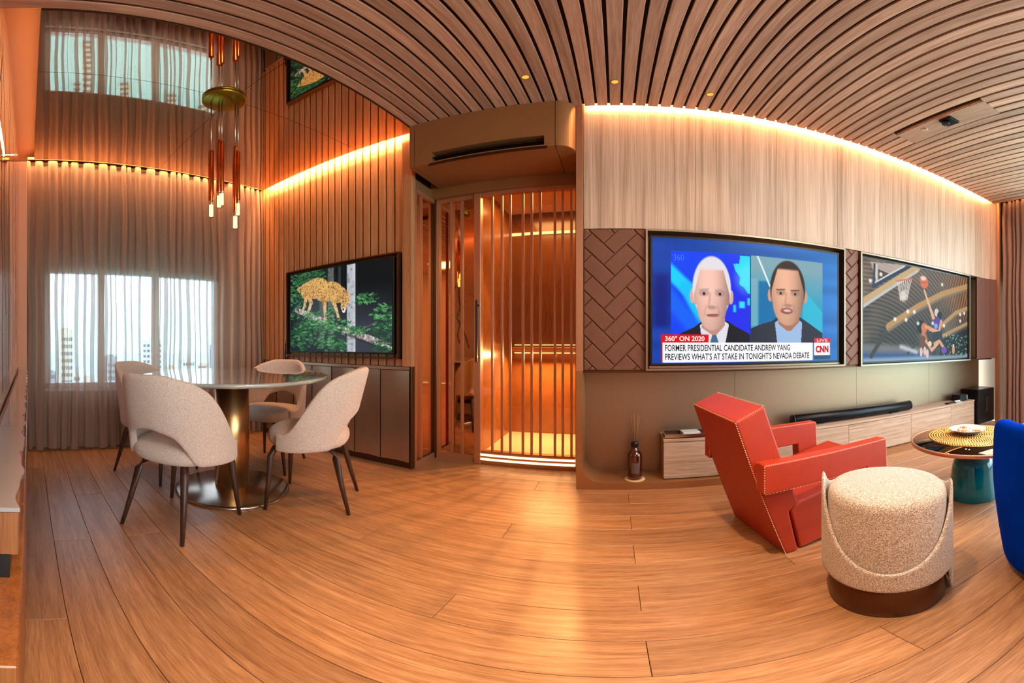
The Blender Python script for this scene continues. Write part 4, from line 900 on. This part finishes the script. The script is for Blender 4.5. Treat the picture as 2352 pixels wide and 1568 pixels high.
caption("PREVIEWS WHAT'S AT STAKE IN TONIGHT'S NEVADA DEBATE", 0.060, 0.818, 0.922, 0.975, M['txt_dark'], 0.012)
caption('LIVE', 0.866, 0.934, 0.803, 0.828, M['txt_white'], 0.0)
caption('CNN', 0.858, 0.940, 0.864, 0.928, M['txt_red'], 0.05, 'channel_logo')
caption('360', 0.100, 0.150, 0.135, 0.185, M['txt_blue'], 0.0)
frame_trim(3, 'bronze surround of the news television bay', 0.204, 1.664, 0.812, 1.716, 0.012, 2.37, 2.46, M['trim_metal'])
MB().box(0.216, 1.652, 2.41, 2.455, 0.814, 0.828).build('bay_sill', M['trim_metal'], wall_back)
# basketball television
X0, X1, Z0, Z1 = 1.865, 3.285, 0.825, 1.685
tv2, s2 = television('television', 'television showing an indoor basketball game, nearest the right drape', X0, X1, Z0, Z1, 2.392, paint(330, 200, pic_ball))
frame_trim(4, 'pale metal surround of the basketball television', 1.842, 3.300, 0.804, 1.712, 0.014, 2.37, 2.43, M['trim_metal'])
MB().box(1.83, 3.315, 2.442, 2.45, 0.80, 1.735).build('bay_back', M['bronze_dark'], wall_back)
# leopard television
X0, X1, Z0, Z1 = -2.785, -1.602, 0.905, 1.642
tv3, s3 = television('television', 'television showing a leopard on a log, hung on the oak slat wall', X0, X1, Z0, Z1, 2.384, paint(330, 205, pic_leopard), bez=0.010)
tv3.location.y = 2.352
frame_trim(5, 'dark bronze frame around the leopard television', -2.838, -1.553, 0.868, 1.668, 0.012, 2.345, 2.40, M['bronze_dark'])
# ================================================================== FURNITURE
# ---- dining table
TX, TY = -2.05, 1.24
tb = empty('dining_table', (TX, TY, 0), 0, 'round polished stone dining table on a brass column and steel disc base', 'table')
MB().lathe([(0, 0.752), (0.585, 0.752), (0.602, 0.757), (0.61, 0.766), (0.61, 0.772), (0.604, 0.777), (0.595, 0.778), (0, 0.778)], n=96).build('table_top', M['stone'], tb)
MB().lathe([(0, 0.738), (0.30, 0.738), (0.30, 0.752), (0, 0.752)], n=48).build('top_plate', M['bronze_dark'], tb)
MB().lathe([(0.11, 0.018), (0.11, 0.738)], n=48).build('column', M['brass'], tb)
MB().lathe([(0, 0), (0.364, 0), (0.366, 0.004), (0.364, 0.012), (0.35, 0.018), (0.14, 0.030), (0.118, 0.034), (0, 0.034)], n=72).build('base_disc', M['steel'], tb)

# ---- dining chairs
def make_chair():
    t = empty('dining_chair', (0, 0, 0))
    def se(a, rx, ry, n=2.6):
        c, s = math.cos(a), math.sin(a); return rx * math.copysign(abs(c) ** (2 / n), c), ry * math.copysign(abs(s) ** (2 / n), s)
    st = MB(); prof = [(0.02, 0.385), (0.80, 0.385), (0.93, 0.39), (0.99, 0.408), (1.0, 0.43), (0.985, 0.452), (0.93, 0.470), (0.80, 0.482), (0.55, 0.489), (0.02, 0.491)]
    def fs(u, v):
        i = int(round(v * (len(prof) - 1))); k, z = prof[i]; x, y = se(2 * PI * u, 0.245 * k, 0.235 * k); return (x, y + 0.015, z + 0.012 * (y + 0.2) / 0.4 * (1 if z > 0.4 else 0.3))
    st.grid(fs, 40, len(prof), True, True)
    s_ = st.build('seat', M['boucle'], t, sub=1)
    # wrap-around back shell with the arched opening above the seat
    sh = MB(); NU = 41
    def ease(a, b, x): x = min(1, max(0, (x - a) / (b - a))); return x * x * (3 - 2 * x)
    def fb(u, v):
        ph = (u * 2 - 1) * math.radians(122); a = abs(ph); d = math.degrees(a)
        zhi = 0.838 - 0.030 * ease(20, 50, d) - 0.330 * ease(44, 112, d)
        zlo = 0.575 - 0.03 * ease(0, 25, d) - 0.155 * ease(22, 48, d) - 0.01 * ease(48, 110, d)
        zz = zlo + (zhi - zlo) * v
        lean = max(0, zz - 0.46)
        rx, ry = 0.262 + 0.05 * lean * ease(30, 80, d), 0.238 + 0.26 * lean * (1 - ease(40, 100, d)) 
        if d < 60: rx = rx - 0.02 * ease(0.62, 0.84, zz)
        x = rx * math.sin(ph); y = -ry * math.cos(ph) + 0.015
        x, y = (math.copysign(abs(x / rx) ** 0.86 * rx, x) if abs(x) > 1e-6 else 0), y
        return (x, y, zz)
    sh.grid(fb, NU, 9)
    b_ = sh.build('backrest', M['boucle'], t)
    m1 = b_.modifiers.new('thickness', 'SOLIDIFY'); m1.thickness = 0.038; m1.offset = 0.0
    m2 = b_.modifiers.new('sub', 'SUBSURF'); m2.levels = 2; m2.render_levels = 2
    for sx_ in (-1, 1):
        MB().tube([(sx_ * 0.11, 0.15, 0.386), (sx_ * 0.165, 0.175, 0.372), (sx_ * 0.188, 0.19, 0.33), (sx_ * 0.205, 0.196, 0.18), (sx_ * 0.228, 0.208, 0.0)], [0.016, 0.020, 0.020, 0.015, 0.010], 10).build('leg', M['walnut'], t)
        MB().tube([(sx_ * 0.085, -0.10, 0.386), (sx_ * 0.125, -0.145, 0.374), (sx_ * 0.142, -0.168, 0.33), (sx_ * 0.162, -0.202, 0.18), (sx_ * 0.186, -0.246, 0.0)], [0.016, 0.020, 0.020, 0.015, 0.010], 10).build('leg', M['walnut'], t)
    return t
ch = make_chair()
LB = ['beige boucle dining chair with its back to the viewer, in front of the table', 'beige boucle dining chair seen side on at the right of the table, by the sideboard',
      'dining chair left of the table, mostly hidden behind the front chair and by the curtain', 'dining chair on the far side of the table, facing the viewer in the curtain corner']
POS = [(-1.765, 0.765, (-0.50, 0.87)), (-1.60, 1.515, (-0.84, -0.54)), (-2.575, 0.915, (0.84, 0.54)), (-2.34, 1.765, (0.42, -0.9))]
for i, (x, y, f) in enumerate(POS):
    o = ch if i == 0 else copy_tree(ch)
    o.location = (x, y, 0); o.rotation_euler = (0, 0, math.atan2(-f[0], f[1])); tag(o, LB[i], 'chair', 'chairs around the dining table')

# ---- pendant light over the table
pd = empty('pendant_light', (-1.954, 1.126, CEIL), 0, 'cluster of copper tube pendants with lit crystal tips over the dining table', 'pendant light')
MB().lathe([(0, -0.022), (0.128, -0.022), (0.135, -0.018), (0.135, 0.0), (0, 0.0)], n=48).build('canopy', M['gold'], pd)
for (dx, dy, ztop, zbot, r) in ((-0.042, -0.066, 2.262, 1.766, 0.017), (-0.024, -0.022, 2.350, 1.832, 0.016), (-0.010, -0.010, 2.335, 1.845, 0.015), (0.024, 0.064, 2.30, 1.690, 0.017), (0.040, 0.074, 2.255, 1.775, 0.014)):
    T = ztop - CEIL; B_ = zbot - CEIL; lit = 0.085
    MB().tube([(dx, dy, -0.02), (dx, dy, T)], 0.004, 8).build('rod', M['steel'], pd)
    tu = MB().lathe([(r * 0.3, T), (r, T - 0.012), (r, B_ + lit + 0.035), (r * 0.92, B_ + lit + 0.03)], (dx, dy, 0), 20).build('tube', M['copper'], pd)
    gl = MB().lathe([(r * 1.02, B_ + lit + 0.06), (r * 1.04, B_ + lit + 0.05), (r * 1.04, B_), (0, B_)], (dx, dy, 0), 20).build('crystal_tip', M['crystal'], tu)
    MB().lathe([(0, B_ + lit), (r * 0.72, B_ + lit), (r * 0.75, B_ + 0.01), (0, B_ + 0.008)], (dx, dy, 0), 16).build('lit_core', M['bulb'], tu)
    MB().tube([(dx + 0.012 * math.cos(a), dy, T + 0.012 * math.sin(a) + 0.008) for a in [2 * PI * k / 12 for k in range(13)]], 0.0025, 6).build('ring', M['copper'], tu)

# ---- red leather armchair
RA = empty('armchair', (0.678, 1.384, 0), 0, 'angular red leather armchair with cream stitched edges, turned to the screens', 'armchair')
RA.rotation_euler = (0, 0, PI / 2 - 1.442)        # local x = facing, local y = its left
wb_ = 0.493; ta = 0.066
def rprism(pts, l0, l1, name, bev=0.010):
    return MB().prism([(f, z) for f, z in pts], 'y', l0, l1).build(name, M['red'], RA, bevel=bev)
# in local space: facing +x, near side (viewer's right) is y = 0 .. going to the far side y = +wb
backp = [(0.0, 0.0), (0.066, 0.0), (0.020, 0.222), (0.066, 0.258), (-0.099, 0.724), (-0.231, 0.668)]
rprism(backp, 0.0, wb_, 'backrest', 0.012)
rprism([(0.078, 0.004), (0.026, 0.222), (0.076, 0.262), (0.634, 0.365), (0.645, 0.09)], 0.004, wb_ - 0.004, 'seat', 0.012)
def arm(l0, l1):
    a = [(-0.141, 0.365), (-0.141, 0.495), (0.548, 0.495), (0.572, 0.0), (0.43, 0.0), (0.412, 0.372)]
    return rprism(a, l0, l1, 'arm', 0.008)
arm(-ta, -0.001); arm(wb_ + 0.001, wb_ + ta)
stm = MB(); rs = random.Random(5)
def stitches(a, b_, step=0.011, ln=0.006, off=(0, 0, 0)):
    a, b_ = Vector(a), Vector(b_); d = b_ - a; n = int(d.length / step); d.normalize()
    s1 = d.cross(Vector((0.3, 1, 0.2))).normalized() * 0.0016; s2 = d.cross(s1).normalized() * 0.0016
    dd = (d + Vector((s1 + s2)).normalized() * 0.7).normalized() * ln * 0.5
    for k in range(n):
        p = a + d * step * (k + 0.5) + Vector(off)
        vs_ = [p + dd + s1, p + dd - s1, p + dd + s2, p + dd - s2, p - dd + s1, p - dd - s1, p - dd + s2, p - dd - s2]
        stm.poly(vs_, [(0, 2, 1, 3), (4, 7, 5, 6), (0, 4, 6, 2), (2, 6, 5, 1), (1, 5, 7, 3), (3, 7, 4, 0)])
tb_, tf_ = (-0.231, 0.668), (-0.099, 0.724)
i_ = 0.004
stitches((tb_[0] + i_, 0.003, tb_[1] - 0.0), (tf_[0], 0.003, tf_[1] - 0.0)); stitches((tb_[0] + 0.002, 0.005, tb_[1]), (tb_[0] + 0.002, wb_, tb_[1]))
stitches((tb_[0] + 0.002, 0.003, tb_[1]), (0.002, 0.003, 0.0)); stitches((tf_[0], 0.004, tf_[1] - 0.002), (tf_[0], wb_, tf_[1] - 0.002))
for l_, s_ in ((-ta, -1), (wb_ + ta, 1), (wb_ + 0.001, -1), (-0.001, 1)):
    e_ = 0.0025 * -s_
    stitches((-0.138, l_ + e_, 0.492), (0.546, l_ + e_, 0.492)); stitches((-0.138, l_ + e_, 0.492), (-0.138, l_ + e_, 0.368)); stitches((0.546, l_ + e_, 0.49), (0.569, l_ + e_, 0.0))
stitches((-0.139, -ta + 0.003, 0.367), (0.41, -ta + 0.003, 0.371), 0.016, 0.008)
stm.build('stitching', M['stitch'], RA, kind='stuff')

# ---- grey stool with a low wrapped shell
PX_, PY_ = 0.850, 0.955
pf = empty('pouf', (PX_, PY_, 0), 0, 'round grey boucle stool with a dark base band in front of the red armchair', 'stool')
MB().lathe([(0, 0.0), (0.196, 0.0), (0.200, 0.006), (0.200, 0.130), (0.196, 0.134), (0, 0.134)], n=64).build('base_band', M['bronze_dark'], pf)
MB().lathe([(0, 0.130), (0.200, 0.130), (0.2025, 0.146), (0.2025, 0.440), (0.198, 0.462), (0.186, 0.474), (0.16, 0.481), (0, 0.486)], n=64).build('cushion', M['boucle_grey'], pf)
va = math.atan2(-PY_, -PX_)                        # direction towards the viewer
def shell(u, v):
    a = va + (u * 2 - 1) * PI; d = abs(u * 2 - 1) * 180
    pk = 0.520 if u < 0.5 else 0.492
    t = min(1, d / 84); q_ = min(1, max(0, (d - 88) / 26)); q_ = q_ * q_ * (3 - 2 * q_)
    top = 0.215 + (pk - 0.215) * (t ** 2.1) - (pk - 0.445) * q_
    bot = 0.134 if (d < 70 or u < 0.5) else max(0.004, 0.134 - 0.13 * min(1, (d - 70) / 8))
    r = 0.2045 + 0.016 * min(1, max(0, (d - 60) / 50))
    z = bot + (top - bot) * v
    return (r * math.cos(a), r * math.sin(a), z)
s_ = MB().grid(shell, 72, 8, True, True).build('wrap_shell', M['boucle_grey'], pf)
m1 = s_.modifiers.new('thickness', 'SOLIDIFY'); m1.thickness = 0.013; m1.offset = 1.0
m2 = s_.modifiers.new('sub', 'SUBSURF'); m2.levels = 1; m2.render_levels = 1

# ---- bell shaped side table with tray, bowl and sweets
BX, BY = 1.862, 1.312
bl = empty('side_table', (BX, BY, 0), 0, 'side table with a smoked mirror top on a teal glass bell base', 'side table')
MB().lathe([(0.150, 0.0), (0.153, 0.004), (0.150, 0.05), (0.138, 0.14), (0.128, 0.21), (0.118, 0.245), (0.095, 0.268), (0.055, 0.278), (0.055, 0.270), (0.09, 0.260), (0.110, 0.240), (0.120, 0.20), (0.132, 0.12), (0.142, 0.03), (0.143, 0.004)], n=64).build('bell_base', M['teal_glass'], bl)
MB().lathe([(0, 0.006), (0.138, 0.006), (0.134, 0.06), (0.120, 0.10), (0, 0.104)], n=48).build('bell_inner', M['teal_inner'], bl)
MB().lathe([(0.040, 0.270), (0.046, 0.30), (0.07, 0.335), (0.20, 0.357), (0.362, 0.362), (0.378, 0.366), (0.380, 0.386), (0.372, 0.388), (0.366, 0.378), (0.362, 0.376)], n=72).build('brass_rim', M['bronze_frame'], bl)
MB().lathe([(0, 0.376), (0.362, 0.376), (0.362, 0.381), (0, 0.381)], n=72).build('top_glass', M['smoke_glass'], bl)
tr_ = empty('beaded_mat', (BX + 0.055, BY + 0.055, 0.3816), 0, 'round gold beaded mat lying on the bell shaped side table', 'mat')
MB().lathe([(0, 0), (0.270, 0), (0.270, 0.003), (0, 0.004)], n=48).build('mat_base', M['gold_bead'], tr_)
bd = MB(); rr_ = 0.262
while rr_ > 0.02:
    n_ = max(6, int(2 * PI * rr_ / 0.0155))
    for k in range(n_):
        a = 2 * PI * k / n_ + rr_ * 40
        bd.lathe([(0.0062, 0.0), (0.005, 0.005), (0.0, 0.0075)], (rr_ * math.cos(a), rr_ * math.sin(a), 0.003), 5)
    rr_ -= 0.0155
bd.build('beads', M['gold_bead'], tr_, kind='stuff')
bw = empty('bowl', (BX + 0.06, BY + 0.085, 0.3925), 0, 'shallow white bowl of sweets on the gold beaded mat', 'bowl')
MB().lathe([(0, 0.0), (0.05, 0.0), (0.085, 0.012), (0.112, 0.034), (0.115, 0.035), (0.113, 0.031), (0.085, 0.008 + 0.010), (0.05, 0.006), (0, 0.005)], n=40).build('dish', M['white'], bw)
SW = [(180, 0.058, 1, 'orange wrapped sweet at the left rim of the white bowl'), (235, 0.052, 1, 'orange wrapped sweet at the front left of the white bowl'), (290, 0.056, 0, 'white wrapped sweet at the front of the white bowl'),
      (350, 0.055, 1, 'orange wrapped sweet at the right rim of the white bowl'), (60, 0.056, 0, 'white wrapped sweet at the back of the white bowl'), (120, 0.054, 1, 'orange wrapped sweet at the back left of the white bowl'), (0, 0.0, 0, 'white wrapped sweet in the middle of the white bowl')]
VR = math.atan2(BX, BY)
for k, (dg_, q, og, lb2) in enumerate(SW):
    a = math.radians(dg_) - VR
    cd = empty('sweet', (BX + 0.06 + q * math.cos(a), BY + 0.085 + q * math.sin(a), 0.403 + 0.004 * (k % 3)), a * 1.7, lb2, 'sweet', 'wrapped sweets in the bowl')
    mt_ = M['candy'] if og else M['candy_white']
    MB().lathe([(0, -0.014), (0.008, -0.009), (0.010, 0), (0.008, 0.009), (0, 0.014)], (0, 0, 0.010), 10, 'x').build('wrapper', mt_, cd)
    for s in (-1, 1): MB().lathe([(0.0015, 0), (0.008, s * 0.010), (0.0, s * 0.0105)], (s * 0.013, 0, 0.010), 8, 'x').build('twist', mt_, cd)

# ---- blue velvet tub chair at the right edge
bc = empty('tub_chair', (1.443, 0.470, 0), 0, 'rounded cobalt blue velvet tub chair cut off by the right edge', 'armchair')
fa = math.radians(48)                               # facing direction
def tub(u, v):
    ph = (u * 2 - 1) * math.radians(142); a = fa + PI + ph; d = abs(math.degrees(ph))
    top = 0.700 - 0.02 * (d / 142) ** 2 - 0.16 * max(0, (d - 95) / 47) ** 1.5
    z = 0.035 + (top - 0.035) * v
    r = 0.318 + 0.045 * min(1, z / 0.45) + 0.01 * math.sin(PI * min(1, z / 0.7))
    return (r * math.cos(a), r * math.sin(a), z)
s_ = MB().grid(tub, 60, 12).build('shell', M['blue'], bc)
m1 = s_.modifiers.new('thickness', 'SOLIDIFY'); m1.thickness = 0.075; m1.offset = -1.0
m2 = s_.modifiers.new('sub', 'SUBSURF'); m2.levels = 2; m2.render_levels = 2
MB().lathe([(0, 0.10), (0.26, 0.10), (0.275, 0.13), (0.275, 0.36), (0.262, 0.40), (0.22, 0.42), (0, 0.43)], n=48).build('seat', M['blue'], bc)
MB().lathe([(0, 0.0), (0.24, 0.0), (0.24, 0.10), (0, 0.10)], n=48).build('plinth', M['black'], bc)

# ---- low console under the screens and the things on it
co = empty('media_console', (0.31, 2.40, 0.0008), 0, 'long low limed oak media console below the screens', 'console')
ce = [0, 0.62, 1.42, 2.12, 2.70, 3.12]
MB().box(0.0, 3.12, 0.004, 0.205, 0.05, 0.052).build('carcass_base', M['bronze_dark'], co)
MB().box(0.0, 3.12, 0.016, 0.205, 0.052, 0.318).build('carcass', M['console'], co)
for a, b_ in zip(ce[:-1], ce[1:]): MB().box(a + 0.001, b_ - 0.001, 0.0, 0.015, 0.056, 0.316, 0.001).build('drawer_front', M['console'], co)
MB().box(-0.002, 3.122, -0.004, 0.207, 0.319, 0.338, 0.002).build('top', M['console'], co)
MB().box(0.0, 3.12, 0.006, 0.016, 0.3165, 0.3188).build('shadow_gap', M['black'], co)
ZC = 0.3388
sbx = empty('soundbar', (1.895, 2.502, ZC), 0, 'long black cylindrical soundbar on the media console', 'soundbar')
MB().lathe([(0, -0.60), (0.040, -0.60), (0.043, -0.596), (0.043, 0.596), (0.040, 0.60), (0, 0.60)], (0, 0, 0.048), 28, 'x').build('speaker_tube', M['black_metal'], sbx)
for s in (-1, 1): MB().lathe([(0, 0.0), (0.0435, 0.0), (0.0435, 0.012), (0.036, 0.016), (0, 0.016)], (s * 0.60 - (0.016 if s < 0 else 0), 0, 0.048), 28, 'x').build('end_cap', M['black'], sbx)
for s in (-1, 1): MB().box(s * 0.4 - 0.05, s * 0.4 + 0.05, -0.03, 0.03, 0.0, 0.010).build('foot', M['black'], sbx)
ty = empty('tray', (0.47, 2.475, ZC), 0, 'smoky acrylic tray at the left end of the media console', 'tray')
MB().box(-0.15, 0.16, -0.065, 0.065, 0.0, 0.006).build('tray_base', M['smoke_glass'], ty)
tl = MB(); tl.box(-0.15, 0.16, -0.065, -0.06, 0.006, 0.028).box(-0.15, 0.16, 0.06, 0.065, 0.006, 0.028).box(-0.15, -0.145, -0.06, 0.06, 0.006, 0.028).box(0.155, 0.16, -0.06, 0.06, 0.006, 0.028)
tl.build('tray_rim', M['steel'], ty)
nk = empty('napkin_stack', (0.50, 2.475, ZC + 0.0066), 0.1, 'small stack of white napkins in the acrylic tray', 'napkins')
for k in range(4): MB().box(-0.06, 0.06, -0.045, 0.045, 0.0075 * k, 0.0075 * k + 0.006, 0.002).build('napkin', M['paper'], nk)
sw = empty('subwoofer', (3.62, 2.46, 0.05), 0, 'black subwoofer box with a slim slot handle at the right end of the console', 'subwoofer')
MB().box(-0.165, 0.165, -0.10, 0.14, 0.0, 0.40, 0.006).build('cabinet', M['black'], sw)
MB().box(-0.03, 0.03, -0.104, -0.099, 0.12, 0.32, 0.001).build('slot_trim', M['black_metal'], sw)
MB().box(-0.022, 0.022, -0.1055, -0.103, 0.13, 0.31).build('slot', M['dark_void'], sw)
d1 = empty('media_box', (3.29, 2.50, ZC), 0, 'black set top box beside the subwoofer on the console', 'media player')
MB().box(-0.07, 0.07, -0.06, 0.06, 0.004, 0.07, 0.004).build('case', M['black'], d1); MB().box(0.045, 0.066, -0.0615, -0.0595, 0.015, 0.06).build('display', M['grey_plastic'], d1); MB().box(-0.06, 0.06, -0.05, 0.05, 0.0, 0.004).build('feet', M['black'], d1)
d2 = empty('remote_control', (3.06, 2.455, ZC), 0.2, 'slim dark remote control lying on the console', 'remote control')
MB().box(-0.075, 0.075, -0.02, 0.02, 0.0, 0.014, 0.004).build('body', M['black'], d2)
kb = MB()
for i in range(6):
    for j in range(3): kb.box(-0.06 + i * 0.02, -0.048 + i * 0.02, -0.013 + j * 0.01, -0.007 + j * 0.01, 0.014, 0.0155)
kb.build('keys', M['grey_plastic'], d2, kind='stuff')
d3 = empty('card_holder', (3.17, 2.44, ZC), -0.15, 'small silver card holder between the remote and the set top box', 'holder')
MB().box(-0.045, 0.045, -0.03, 0.03, 0.0, 0.012, 0.002).build('base', M['steel'], d3); MB().box(-0.04, 0.04, -0.004, 0.004, 0.012, 0.022).build('cards', M['paper'], d3)

# ---- reed diffuser in the niche
df = empty('reed_diffuser', (0.125, 2.435, 0.055), 0, 'dark amber reed diffuser bottle in the bronze niche', 'diffuser')
MB().lathe([(0, 0.0), (0.044, 0.0), (0.048, 0.006), (0.048, 0.165), (0.044, 0.185), (0.026, 0.205), (0.022, 0.21), (0.022, 0.235), (0, 0.235)], n=32).build('bottle', M['amber_glass'], df)
MB().lathe([(0.0, 0.232), (0.023, 0.232), (0.024, 0.262), (0.018, 0.266), (0, 0.266)], n=24).build('collar', M['black'], df)
lb_ = MB()
def lab(u, v): a = -PI / 2 + (u - 0.5) * 1.1; return (0.0485 * math.cos(a), 0.0485 * math.sin(a), 0.05 + 0.075 * v)
lb_.grid(lab, 9, 2); lb_.build('label_plate', pbr('grey_label', (96, 78, 72), 0.6), df)
for k in range(7):
    a = 2 * PI * k / 7; MB().tube([(0.006 * math.cos(a), 0.006 * math.sin(a), 0.24), (0.03 * math.cos(a), 0.026 * math.sin(a), 0.435 + 0.012 * (k % 3))], 0.0024, 6).build('reed', M['reed'], df)
cs = MB().lathe([(0, 0), (0.066, 0), (0.068, 0.0025), (0.066, 0.005), (0, 0.005)], (0.125, 2.435, 0.05), 40).build('coaster', M['coaster']); tag(cs, 'round cream coaster under the reed diffuser', 'coaster')

# ---- counter along the left wall
ct = empty('counter', (-1.75, -0.05, 0), 0, 'narrow counter with a scalloped pale top along the left edge', 'counter')
def wavy(x): return 0.0365 + 0.0045 * math.sin(x * 2 * PI / 0.21) + 0.002 * math.sin(x * 2 * PI / 0.083)
nw = 160; xs = [-1.40 + 2.66 * i / (nw - 1) for i in range(nw)]
tp = MB(); fr_ = [(x, wavy(x)) for x in xs]
tp.prism([(xs[0], -0.039)] + fr_ + [(xs[-1], -0.039)], 'z', 0.738, 0.745); tp.build('top', M['counter_top'], ct)
MB().box(-1.40, 1.26, -0.039, 0.0365, 0.665, 0.737).build('apron', M['counter_wood'], ct)
for k in range(6):
    a = -1.40 + 2.85 * k / 6; MB().box(a + 0.002, a + 2.85 / 6 - 0.002, -0.039, 0.0415, 0.06, 0.62, 0.002).build('cabinet_front', M['counter_wood'], ct)
MB().box(-1.40, 1.44, -0.039, 0.02, 0.0, 0.06).build('plinth', M['black'], ct)
MB().box(-1.40, 1.26, -0.039, 0.025, 0.621, 0.664).build('shadow_gap', M['black'], ct)

# ---- ceiling lights
for i, (x, y) in enumerate(((-0.475, 1.94), (0.029, 2.05), (0.573, 2.126))):
    x = -1.378 + SP * round((x + 1.378 - 0.0315) / SP) + 0.0315
    d = empty('downlight', (x, y, CEIL), 0, ['pin downlight in the slats above the lift niche', 'pin downlight in the slats above the niche end of the screen wall', 'pin downlight in the slats above the news television'][i], 'ceiling light', 'pin downlights in the slatted ceiling')
    MB().lathe([(0.019, 0.002), (0.021, -0.003), (0.024, -0.004), (0.024, 0.0)], n=20).build('ring', M['brass'], d)
    MB().lathe([(0, -0.004), (0.012, -0.003), (0.019, 0.0), (0, 0.0)], n=20).build('lens', emitter('pin_lens', (255, 176, 70), 1.3), d)
rl = empty('spotlight', (1.975, 1.595, 2.701), 0, 'square black adjustable spotlight in the ceiling recess', 'ceiling light')
MB().box(-0.045, 0.055, -0.05, 0.05, -0.018, 0.0, 0.002).build('plate', M['black_metal'], rl)
MB().lathe([(0.024, -0.042), (0.028, -0.040), (0.028, -0.018), (0, -0.018)], (-0.01, 0.015, 0), 20).build('head', M['black'], rl); MB().lathe([(0, -0.040), (0.022, -0.040), (0.022, -0.034), (0, -0.034)], (-0.01, 0.015, 0), 20).build('lens', emitter('spot_lens', (255, 236, 200), 5.0), rl)
rl2 = empty('spotlight', (1.975, 1.815, 2.701), 0, 'small round pin spotlight in the ceiling recess', 'ceiling light')
MB().lathe([(0.016, -0.005), (0.024, -0.005), (0.026, -0.002), (0.026, 0.0), (0.0, 0.0)], n=24).build('ring', M['steel'], rl2); MB().lathe([(0, -0.004), (0.016, -0.004), (0.016, -0.001), (0, -0.001)], n=20).build('lens', emitter('pin_spot_lens', (255, 244, 226), 4.0), rl2)
